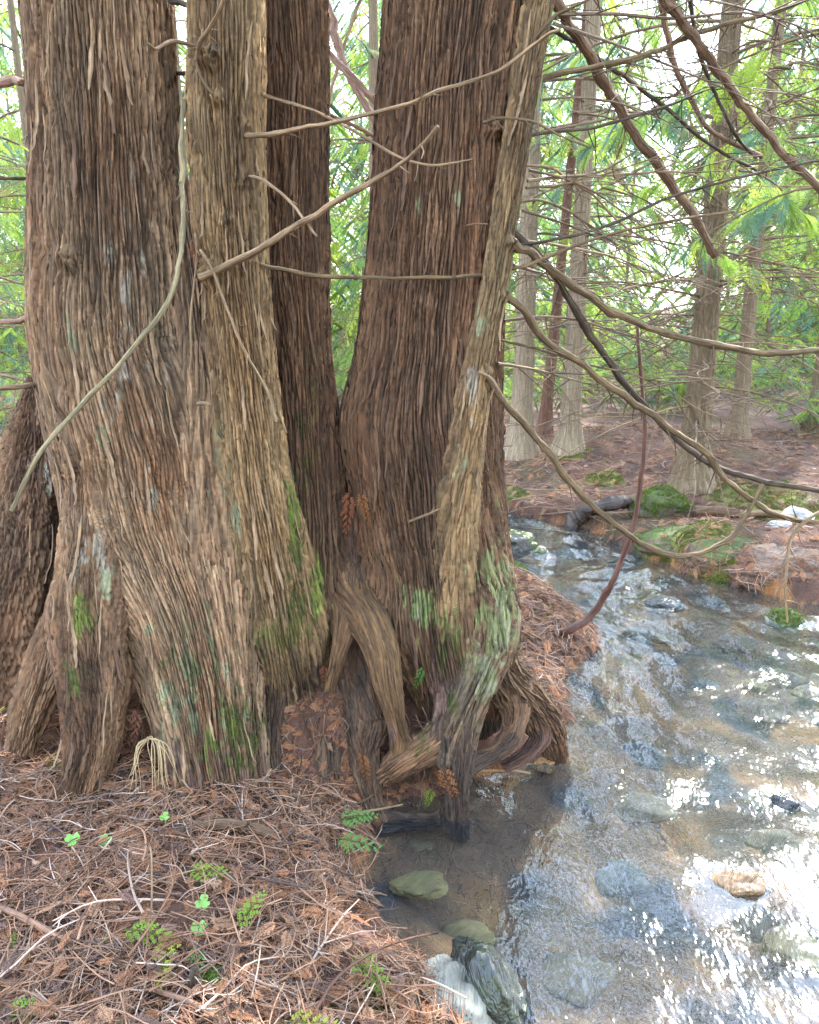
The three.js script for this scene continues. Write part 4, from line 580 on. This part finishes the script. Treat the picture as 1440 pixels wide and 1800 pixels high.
const mr = stone('moss-topped stone alone in the bright water on the right', onY(1380, 1090, 0.0), [0.095, 0.06, 0.07], { seed: 57, moss: 0.3, color: col(0.35, 0.33, 0.28), name: 'mossy_stone' }); mossOn(mr, 1600, 0.009, (P, N) => N.y > 0.25 && P.y > 0);
stone('pale grey stone lying on the far bank at the right edge', onLand(1398, 918).add(V(0, 0.04, 0)), [0.12, 0.06, 0.09], { seed: 58, color: col(0.55, 0.56, 0.58), name: 'pale_stone' });
stone('pale flat stone in front of the grey stone on the far bank', onLand(1368, 926).add(V(0, 0.01, 0)), [0.08, 0.03, 0.06], { seed: 59, color: col(0.5, 0.5, 0.5), name: 'pale_stone' });
stone('yellowish stone under the shallow water near the bank', onY(735, 1557, -0.05), [0.085, 0.03, 0.05], { seed: 60, color: col(0.26, 0.17, 0.05), name: 'river_stone' });
stone('orange-brown stone half sunk by the outermost roots', onY(955, 1337, -0.02), [0.06, 0.045, 0.05], { seed: 61, color: col(0.3, 0.16, 0.07), wet: true, name: 'river_stone' });
stone('small grey stone under the green moss clump in the litter', onLand(395, 1772), [0.035, 0.03, 0.03], { seed: 62, color: col(0.3, 0.3, 0.28), name: 'small_stone' });
for (let i = 0; i < 46; i++) { // the bed
  let x, z, s; do { x = rr(-0.1, 2.6); z = rr(-4.6, -1.25); s = shore(x, z); } while (s > -0.06);
  const c = pick([col(0.25, 0.145, 0.05), col(0.17, 0.095, 0.04), col(0.27, 0.165, 0.05), col(0.16, 0.08, 0.04), col(0.06, 0.06, 0.055), col(0.045, 0.05, 0.048), col(0.10, 0.08, 0.06)]), r = rr(0.05, 0.15);
  stone((c.r > 0.24 ? 'amber' : c.r > 0.15 ? 'brown' : c.r > 0.09 ? 'grey-brown' : 'dark') + ' rounded stone on the stream bed under rippling water' + (z < -3 ? ', far upstream' : z < -2 ? ', beside the roots' : ', in the near shallows'), V(x, Math.min(land(x, z), -0.1), z), [r, Math.min(r * 0.4, 0.04), r * rr(0.6, 1)], { seed: 700 + i, detail: 3, color: c, name: 'river_stone', group: 'stones on the stream bed' });
}
function stick(name, list, r0, r1, mat, label, cat, o = {}) { // laid on the ground along measured points; list entries [px, py, height above the ground]
  const pts = list.map(([x, y, up]) => onLand(x, y, up ?? 0.02)), rad = list.map((q, i) => lerp(r0, r1, i / (list.length - 1))), [P, R] = smooth(pts, rad, 0.012), gs = [tube(P, R, 9, o.rough ?? 0.25, list[0][0])];
  reseed(list[0][0] + 3); for (let k = 0; k < (o.twigs ?? 0); k++) { const i = Math.floor(rr(0.2, 0.95) * (P.length - 1)), d = V(rr(-1, 1), rr(-0.1, 0.8), rr(-1, 1)).normalize(); gs.push(tube([P[i].clone(), P[i].clone().addScaledVector(d, rr(0.02, 0.07))], [R[i] * 0.5, R[i] * 0.25], 5, 0.2, k)); }
  return solo(name, merge(gs), M[mat], pts[0].clone(), label, cat ?? 'stick');
}
stick('dead_root', [[285, 1490, 0.0], [320, 1466, 0.03], [375, 1450, 0.045], [430, 1455, 0.04], [475, 1468, 0.03], [495, 1485, 0]], 0.014, 0.021, 'wood', 'thick bark-covered root lying arched in the litter below the fused stems', 'root', { twigs: 2 });
stick('dead_root', [[205, 1452, 0.02], [250, 1448, 0.03], [300, 1447, 0.03], [345, 1450, 0.02]], 0.01, 0.008, 'wood', 'thinner root lying left of the arched root', 'root');
stick('stick', [[215, 1725, 0.03], [260, 1738, 0.035], [310, 1752, 0.04], [360, 1775, 0.04], [410, 1802, 0.03]], 0.006, 0.005, 'branchPink', 'pale pink stick lying across the litter beside the moss clump', 'stick', { twigs: 3 });
stick('stick', [[-20, 1588, 0.04], [40, 1612, 0.05], [90, 1640, 0.05], [130, 1665, 0.04], [165, 1690, 0.03]], 0.008, 0.006, 'branchPink', 'long pale stick lying at the left edge of the litter', 'stick', { twigs: 3 });
stick('stick', [[545, 1795, 0.05], [590, 1722, 0.06], [650, 1677, 0.07], [712, 1652, 0.07], [770, 1640, 0.05]], 0.004, 0.0025, 'branchRed', 'reddish bent twig reaching from the litter over the water', 'stick', { twigs: 3, rough: 0.1 });
stick('stick', [[265, 1650, 0.02], [267, 1580, 0.06], [266, 1500, 0.09], [264, 1488, 0.1]], 0.0026, 0.0016, 'branchPale', 'thin upright grey twig standing in the litter', 'stick');
stick('stick', [[100, 1412, 0.02], [130, 1380, 0.03], [168, 1352, 0.05], [178, 1342, 0.05]], 0.003, 0.002, 'branchPale', 'thin pale twig leaning on the leg-like root', 'stick');
stick('stick', [[600, 1437, 0.05], [640, 1427, 0.06], [680, 1420, 0.07], [708, 1414, 0.08]], 0.004, 0.0035, 'branchPale', 'pale twig poking out above the dark hollow by the water', 'stick', { twigs: 1 });
stick('stick', [[800, 1358, 0.05], [850, 1356, 0.06], [900, 1354, 0.07], [932, 1359, 0.07]], 0.0045, 0.004, 'branchPale', 'bare stick jutting over the water beneath the hollow roots', 'stick');
stick('stick', [[342, 1700, 0.07], [336, 1735, 0.04], [326, 1772, 0.0]], 0.008, 0.01, 'branchDark', 'short dark stub standing beside the moss clump', 'stick');
stick('stick', [[750, 1345, 0.1], [740, 1330, 0.1], [660, 1395, 0.06], [610, 1420, 0.04]], 0.003, 0.002, 'branchOlive', 'thin crooked twig hanging over the root hollow', 'stick');
{
  const l = [[985, 1118], [1005, 1106], [1032, 1088], [1060, 1052], [1078, 1020], [1092, 985], [1106, 950], [1118, 905], [1128, 830], [1134, 755], [1130, 690], [1124, 625], [1119, 560]], b = onLand(985, 1118);
  const t = thing('sapling', b, 'bare reddish sapling curving up from the bank in front of the stream', 'sapling'); br(t, l, -b.z, -b.z - 0.1, 8, 3, 'branchRed', { twigs: 12, long: 0.08, name: 'stem' });
}
stick('fallen_log', [[998, 935, 0.02], [1020, 905, 0.08], [1060, 890, 0.12], [1105, 880, 0.12]], 0.06, 0.05, 'wetwood', 'dark rotting log at the water edge left of the mossy boulder', 'log', { twigs: 4, rough: 0.5 });
stick('fallen_log', [[1222, 900, 0.03], [1260, 899, 0.04], [1302, 903, 0.03]], 0.045, 0.035, 'wood', 'short log lying right of the mossy boulder', 'log', { rough: 0.3 });
stick('fallen_log', [[1300, 905, 0.03], [1350, 902, 0.04], [1400, 912, 0.03]], 0.03, 0.025, 'branchPale', 'pale weathered log end on the far bank by the grey stone', 'log', { rough: 0.3 });
stick('stick', [[1072, 990, 0.0], [1085, 985, 0.04], [1100, 980, 0.03]], 0.012, 0.014, 'wetwood', 'short black stick caught in the rapids', 'stick');
for (const [a, b, c, t] of [[885, 905, 'pale', 0], [900, 880, 'p', 1], [950, 905, 'p', 2], [920, 860, 'p', 3], [990, 895, 'p', 4], [905, 925, 'p', 5]]) stick('stick', [[a, b, 0.04], [a + 50 + t * 9, b - 14 + t * 5, 0.14], [a + 110 + t * 6, b + (t % 3) * 14 - 10, 0.06]], 0.007, 0.003, t % 2 ? 'branchPale' : 'deadwood', ['lowest', 'steepest', 'leftmost', 'farthest', 'rightmost', 'nearest'][t] + ' of the bare dead sticks tangled behind the dark cedar', 'stick', { twigs: 6 }).userData.group = 'dead sticks tangled behind the dark cedar';

// ------------------------------------------------------------------ litter
{
  reseed(900); const twigs = [];
  for (let k = 0; k < 7; k++) { const c = rr(-0.25, 0.25), d = rr(-0.2, 0.2), [P, R] = smooth([V(0, 0, -0.5), V(c * 0.4, 0.05 * rr(-1, 1), -0.18), V(c * 0.5 + d * 0.3, 0.05, 0.18), V(d, 0, 0.5)], [0.0125, 0.0105, 0.006], 0.14), gs = [tube(P, R, 4, 0.15, k)]; for (let j = 0; j < 3; j++) { const p = pick(P), q = V(rr(-1, 1), rr(-0.1, 0.5), rr(0.2, 1)).normalize(); gs.push(tube([p.clone(), p.clone().addScaledVector(q, rr(0.12, 0.3))], [0.007, 0.004], 3)); } twigs.push(merge(gs)); }
  const twigColor = () => { const q = rr(0.45, 1.05), k = rnd(); return k < 0.42 ? col(0.35 * q, 0.19 * q, 0.11 * q) : k < 0.74 ? col(0.22 * q, 0.105 * q, 0.055 * q) : k < 0.9 ? col(0.48 * q, 0.34 * q, 0.26 * q) : col(0.13 * q, 0.085 * q, 0.07 * q); };
  const frondColor = () => { const q = rr(0.45, 1.15), k = rnd(); return k < 0.55 ? col(0.29 * q, 0.12 * q, 0.05 * q) : k < 0.8 ? col(0.35 * q, 0.185 * q, 0.1 * q) : col(0.15 * q, 0.08 * q, 0.06 * q); };
  const T = twigs.map(() => []), F = [[], [], []];
  const lay = (x, z, twigS, frondS, pTwig, lift) => { if (fbm(x * 4.5, z * 4.5, 77, 3) < -0.28 && rnd() < 0.8) return; const N = norm(x, z), p = ground(x, z, rr(0.002, lift)), a = rnd() * 6.283, d = V(Math.cos(a), rr(-0.3, 0.35), Math.sin(a)); d.addScaledVector(N, -d.dot(N) * 0.7).normalize(); const up = N.clone().add(V(rr(-0.5, 0.5), 0, rr(-0.5, 0.5))); if (rnd() < pTwig) T[Math.floor(rnd() * T.length)].push([poseM(p, d, up, twigS * rr(0.55, 1.3)), twigColor()]); else F[Math.floor(rnd() * 3)].push([poseM(p, d, up, frondS * rr(0.6, 1.3)), frondColor()]); };
  for (let i = 0; i < 16000; i++) { const x = rr(-1.7, 0.3), z = rr(-2.55, -0.95), s = shore(x, z); if (s < 0.0 || (x > -0.5 && z < -2.33)) continue; lay(x, z, 0.125, 0.066, 0.66, 0.05); } // before the cedars
  for (let i = 0; i < 2000; i++) { const x = rr(-0.55, 0.2), z = rr(-2.75, -2.25); if (shore(x, z) < 0.02) continue; lay(x, z, 0.06, 0.05, 0.4, 0.02); } // between the roots
  for (let i = 0; i < 7000; i++) { const x = rr(0.2, 1.0), z = rr(-5, -2.9); if (shore(x, z) < 0.0) continue; lay(x, z, 0.12, 0.08, 0.6, 0.04); } // right behind the dark cedar
  for (let i = 0; i < 8000; i++) { const x = rr(0.2, 4.6), z = rr(-9, -4.5); if (shore(x, z) < 0.02) continue; lay(x, z, 0.14, 0.09, 0.55, 0.03); } // the far bank
  for (let i = 0; i < 260; i++) { const x = rr(-1.5, 0.1), z = rr(-2.2, -1.1); if (shore(x, z) < 0.04) continue; lay(x, z, 0.21, 0.1, 1, 0.05); }
  for (const m of mounds.slice(1)) { const p = m.geometry.attributes.position, n = m.geometry.attributes.normal; for (let i = 0; i < 1500; i++) { const k = Math.floor(rnd() * p.count), N = V(n.getX(k), n.getY(k), n.getZ(k)); if (N.y < -0.2) continue; const q = V(p.getX(k), p.getY(k), p.getZ(k)).add(m.position).addScaledVector(N, rr(0, 0.02)), d = V(rr(-1, 1), rr(-0.6, 0.3), rr(-1, 1)); d.addScaledVector(N, -d.dot(N) * 0.8).normalize(); if (m === mounds[1] && N.y > 0.4 && rnd() < 0.7) continue; if (rnd() < 0.6) T[i % T.length].push([poseM(q, d, N, 0.12 * rr(0.5, 1.2)), twigColor()]); else F[i % 3].push([poseM(q, d, N, 0.08 * rr(0.6, 1.2)), frondColor()]); } }
  const heap = thing('litter', V(0, 0, 0), 'reddish brown litter of dead twigs and cedar sprays strewn over the banks', 'leaf litter'); heap.userData.kind = 'stuff';
  T.forEach((l, i) => inst('dead_twigs', twigs[i], M.litter, l, heap, 'stuff')); F.forEach((l, i) => inst('dead_sprays', sprayFine[i], M.litter, l, heap, 'stuff'));
  // moss on the ground
  const l = []; for (const [p, r] of [...mossSpots, [onLand(555, 1547), 0.04], [onLand(685, 1757), 0.07], [onLand(960, 1090), 0.08], [onLand(990, 1080), 0.06], [onLand(1250, 985), 0.16], [onLand(1175, 955), 0.16], [onLand(15, 1240), 0.07]]) for (let i = 0; i < r * 12000; i++) { const a = rnd() * 6.283, q = r * Math.sqrt(rnd()), x = p.x + Math.cos(a) * q, z = p.z + Math.sin(a) * q; if (shore(x, z) < 0.01 || fbm(x * 11, z * 11, 3, 2) < -0.2) continue; const N = norm(x, z), s = (p.z > -2.6 ? 0.007 : 0.009) * rr(0.7, 1.3); l.push([poseM(ground(x, z, 0.004), V(rr(-1, 1), 0, rr(-1, 1)), N, s), mossColor()]); }
  tag(inst('ground_moss', tuft, M.moss, l, scene), 'soft green moss growing in patches along the banks', 'moss', null, 'stuff');
}
{ // the moss clump by the stub
  reseed(910); const c = onLand(370, 1738), m = stone('bright green moss clump in the litter beside the dark stub', c, [0.036, 0.04, 0.036], { seed: 91, detail: 3, color: col(0.1, 0.15, 0.02), name: 'moss_clump', cat: 'moss' }); mossOn(m, 900, 0.007, (P, N) => N.y > -0.3);
}
// single green and brown sprays that stand out from the litter
function sprig(px, py, len, az, c, label, o = {}) {
  const g = sprigShape[o.v ?? 0].clone().scale(o.D ? 0.7 : 1, o.D ? 1.6 : 1, 1), p = o.D ? at(px, py, o.D) : onLand(px, py, o.up ?? 0.045), d = o.dir ?? V(Math.cos(az), o.pitch ?? 0.1, Math.sin(az)); g.applyMatrix4(poseM(p, d, o.norm ?? V(0, 0.8, 0.6), len * 1.35)); paint(g, (q) => q.copy(c));
  return solo('cedar_sprig', g, o.mat ?? sprigMat, p, label, 'sprig', o.group);
}
const sprigMat = new THREE.MeshPhysicalMaterial({ vertexColors: true, roughness: 0.8, transmission: 0.35, thickness: 0, side: THREE.DoubleSide, specularIntensity: 0.3 });
const G1 = col(0.16, 0.25, 0.03), G2 = col(0.09, 0.2, 0.045), Y1 = col(0.28, 0.31, 0.04), O1 = col(0.3, 0.125, 0.045), O2 = col(0.24, 0.085, 0.04), O3 = col(0.32, 0.14, 0.09);
sprig(80, 1325, 0.10, 0.9, Y1, 'yellow-green sprig lying against the leg-like root'); sprig(585, 1442, 0.11, -0.2, G2, 'green sprig above another at the edge of the water hollow', { v: 1 }); sprig(578, 1470, 0.12, 0.35, G2, 'green sprig below another at the edge of the water hollow', { v: 2 });
sprig(208, 1630, 0.10, 0.3, G1, 'green sprig lying in the litter left of the yellow one'); sprig(302, 1632, 0.11, 1.5, Y1, 'yellow sprig pointing towards the viewer in mid litter', { v: 1 }); sprig(155, 1660, 0.06, -0.1, G2, 'small green sprig left of the yellow sprig', { v: 2 });
sprig(408, 1640, 0.09, -0.9, G1, 'upright green sprig right of the two clover leaves', { pitch: 0.6 }); sprig(320, 1530, 0.09, 0.1, G1, 'green sprig just below the arched root', { v: 1 }); sprig(345, 1652, 0.08, 1.3, G2, 'dark green sprig right below the clover leaf', { v: 2 });
sprig(610, 1672, 0.13, 0.9, G1, 'light green sprig near the bent reddish twig', { v: 1 }); sprig(-5, 1772, 0.09, 0.1, G1, 'green sprig at the lower left corner'); sprig(205, 1775, 0.09, 1.4, Y1, 'yellow-green sprig at the bottom edge left of the pink stick', { v: 1 }); sprig(480, 1795, 0.1, 0.1, Y1, 'yellow-green sprig at the bottom edge near the pale stone', { v: 2 }); sprig(20, 1630, 0.05, 1.2, G1, 'tiny green sprig by the left edge above the long pale stick');
sprig(748, 1165, 0.085, 0, G2, 'green sprig hanging on the dark cedar beside the forked root', { D: 2.42, dir: V(-0.35, -0.9, 0.2), norm: V(0, 0.2, 1) }); sprig(762, 1378, 0.09, 0, G1, 'narrow green sprig standing in the black hollow by the water', { D: 2.28, dir: V(-0.25, -1, 0.1), norm: V(0, 0.2, 1), v: 1 });
sprig(375, 1450, 0.13, 0.9, O1, 'large orange-brown spray draped over the arched root', { dir: V(0.45, -0.45, 0.6), up: 0.07 }); sprig(488, 1365, 0.10, 0, O1, 'orange-brown spray standing right of the mauve root foot', { D: 2.22, dir: V(-0.4, -0.9, 0.15), norm: V(0, 0.2, 1), v: 1 }); sprig(247, 1232, 0.11, 0, O3, 'pinkish brown spray lodged in the crevice between the root legs', { D: 2.3, dir: V(-0.2, -0.8, 0.4), norm: V(0, 0.3, 1), v: 2 });
sprig(635, 1310, 0.12, 0, O1, 'orange-brown spray hanging under the forked root', { D: 2.34, dir: V(0.1, -1, 0.15), norm: V(0, 0.2, 1) }); sprig(772, 1335, 0.15, 0, O1, 'bright orange spray hanging down the tongue root at the water', { D: 2.27, dir: V(0.35, -0.95, 0.1), norm: V(0, 0.2, 1), v: 1 }); sprig(572, 1160, 0.08, 0, O2, 'rusty spray between the fused stems and the fork root', { D: 2.4, dir: V(-0.05, -1, 0.1), norm: V(0.2, 0.2, 1), v: 2 });
sprig(615, 850, 0.13, 0, O2, 'rusty spray caught in the crotch between the two cedars', { D: 2.5, dir: V(0, -1, 0.2), norm: V(0.3, 0.2, 1) }); sprig(632, 855, 0.10, 0, O1, 'second rusty spray caught in the crotch, the right one', { D: 2.5, dir: V(0.15, -1, 0.2), norm: V(-0.2, 0.2, 1), v: 1 }); sprig(340, 412, 0.09, 0, O2, 'dark red spray on the trunk at the foot of the tan branch', { D: 2.42, dir: V(0, -1, 0.1), norm: V(0, 0.2, 1), v: 2 }); sprig(661, 1425, 0.07, 0, O1, 'small orange spray dangling over the black hollow', { D: 2.26, dir: V(0.05, -1, 0.1), norm: V(0, 0.2, 1) });
// clover
function clover(px, py, s, label) {
  const b = onLand(px, py + 14, 0.03), p = onLand(px, py, 0.055), t = thing('clover_plant', b, label, 'clover'); const [P, R] = smooth([b.clone(), b.clone().lerp(p, 0.5).add(V(0.004, 0.004, 0)), p.clone()], [0.0012, 0.0009], 0.01); part('stem', tube(P, R, 5), cloverMat, t);
  for (let k = 0; k < 3; k++) { const sh = new THREE.Shape(); sh.moveTo(0, 0); sh.bezierCurveTo(0.5, 0.1, 0.75, 0.8, 0.35, 1.0); sh.quadraticCurveTo(0.1, 1.05, 0, 0.88); sh.quadraticCurveTo(-0.1, 1.05, -0.35, 1.0); sh.bezierCurveTo(-0.75, 0.8, -0.5, 0.1, 0, 0); const g = new THREE.ShapeGeometry(sh, 6); g.rotateX(1.25); const q = g.attributes.position; for (let i = 0; i < q.count; i++) q.setY(i, q.getY(i) - 0.25 * q.getX(i) ** 2); g.scale(s, s, s); g.rotateY(k * 2.094 + px); g.rotateX(0.5); g.translate(p.x, p.y, p.z); g.computeVertexNormals(); part('leaf', g, cloverMat, t); }
}
const cloverMat = new THREE.MeshPhysicalMaterial({ color: col(0.2, 0.42, 0.07), roughness: 0.7, transmission: 0.4, thickness: 0, side: THREE.DoubleSide });
clover(357, 1587, 0.018, 'bright clover leaf standing above another in mid litter'); clover(350, 1632, 0.018, 'bright clover leaf just below the first in mid litter'); clover(290, 1436, 0.014, 'small clover leaf by the foot of the dry grass tuft'); clover(128, 1476, 0.02, 'clover leaf at the left, lower left of the leg-like root'); clover(186, 1478, 0.018, 'clover leaf between the left clover and the arched root');
{ // dry grass tuft
  reseed(950); const b = at(262, 1296, 2.2), t = thing('grass_tuft', b, 'tuft of dry straw-coloured grass hanging between the root legs', 'grass tuft');
  for (let i = 0; i < 18; i++) { const x = rr(-0.04, 0.09), e = b.clone().add(V(x * 1.3 + rr(-0.02, 0.03), -rr(0.07, 0.22), rr(0.02, 0.1))), m = b.clone().add(V(x * 0.8 + rr(-0.01, 0.02), rr(-0.02, 0.02), rr(0.02, 0.06))), [P, R] = smooth([b.clone().add(V(rr(-0.01, 0.01), 0, rr(-0.01, 0.01))), m, m.clone().lerp(e, 0.5).add(V(rr(-0.008, 0.008), 0, 0.01)), e], [0.0011, 0.0013, 0.001, 0.0005], 0.02); part('blade', tube(P, R, 4), M.straw, t); }
}
renderer.render(scene, camera);
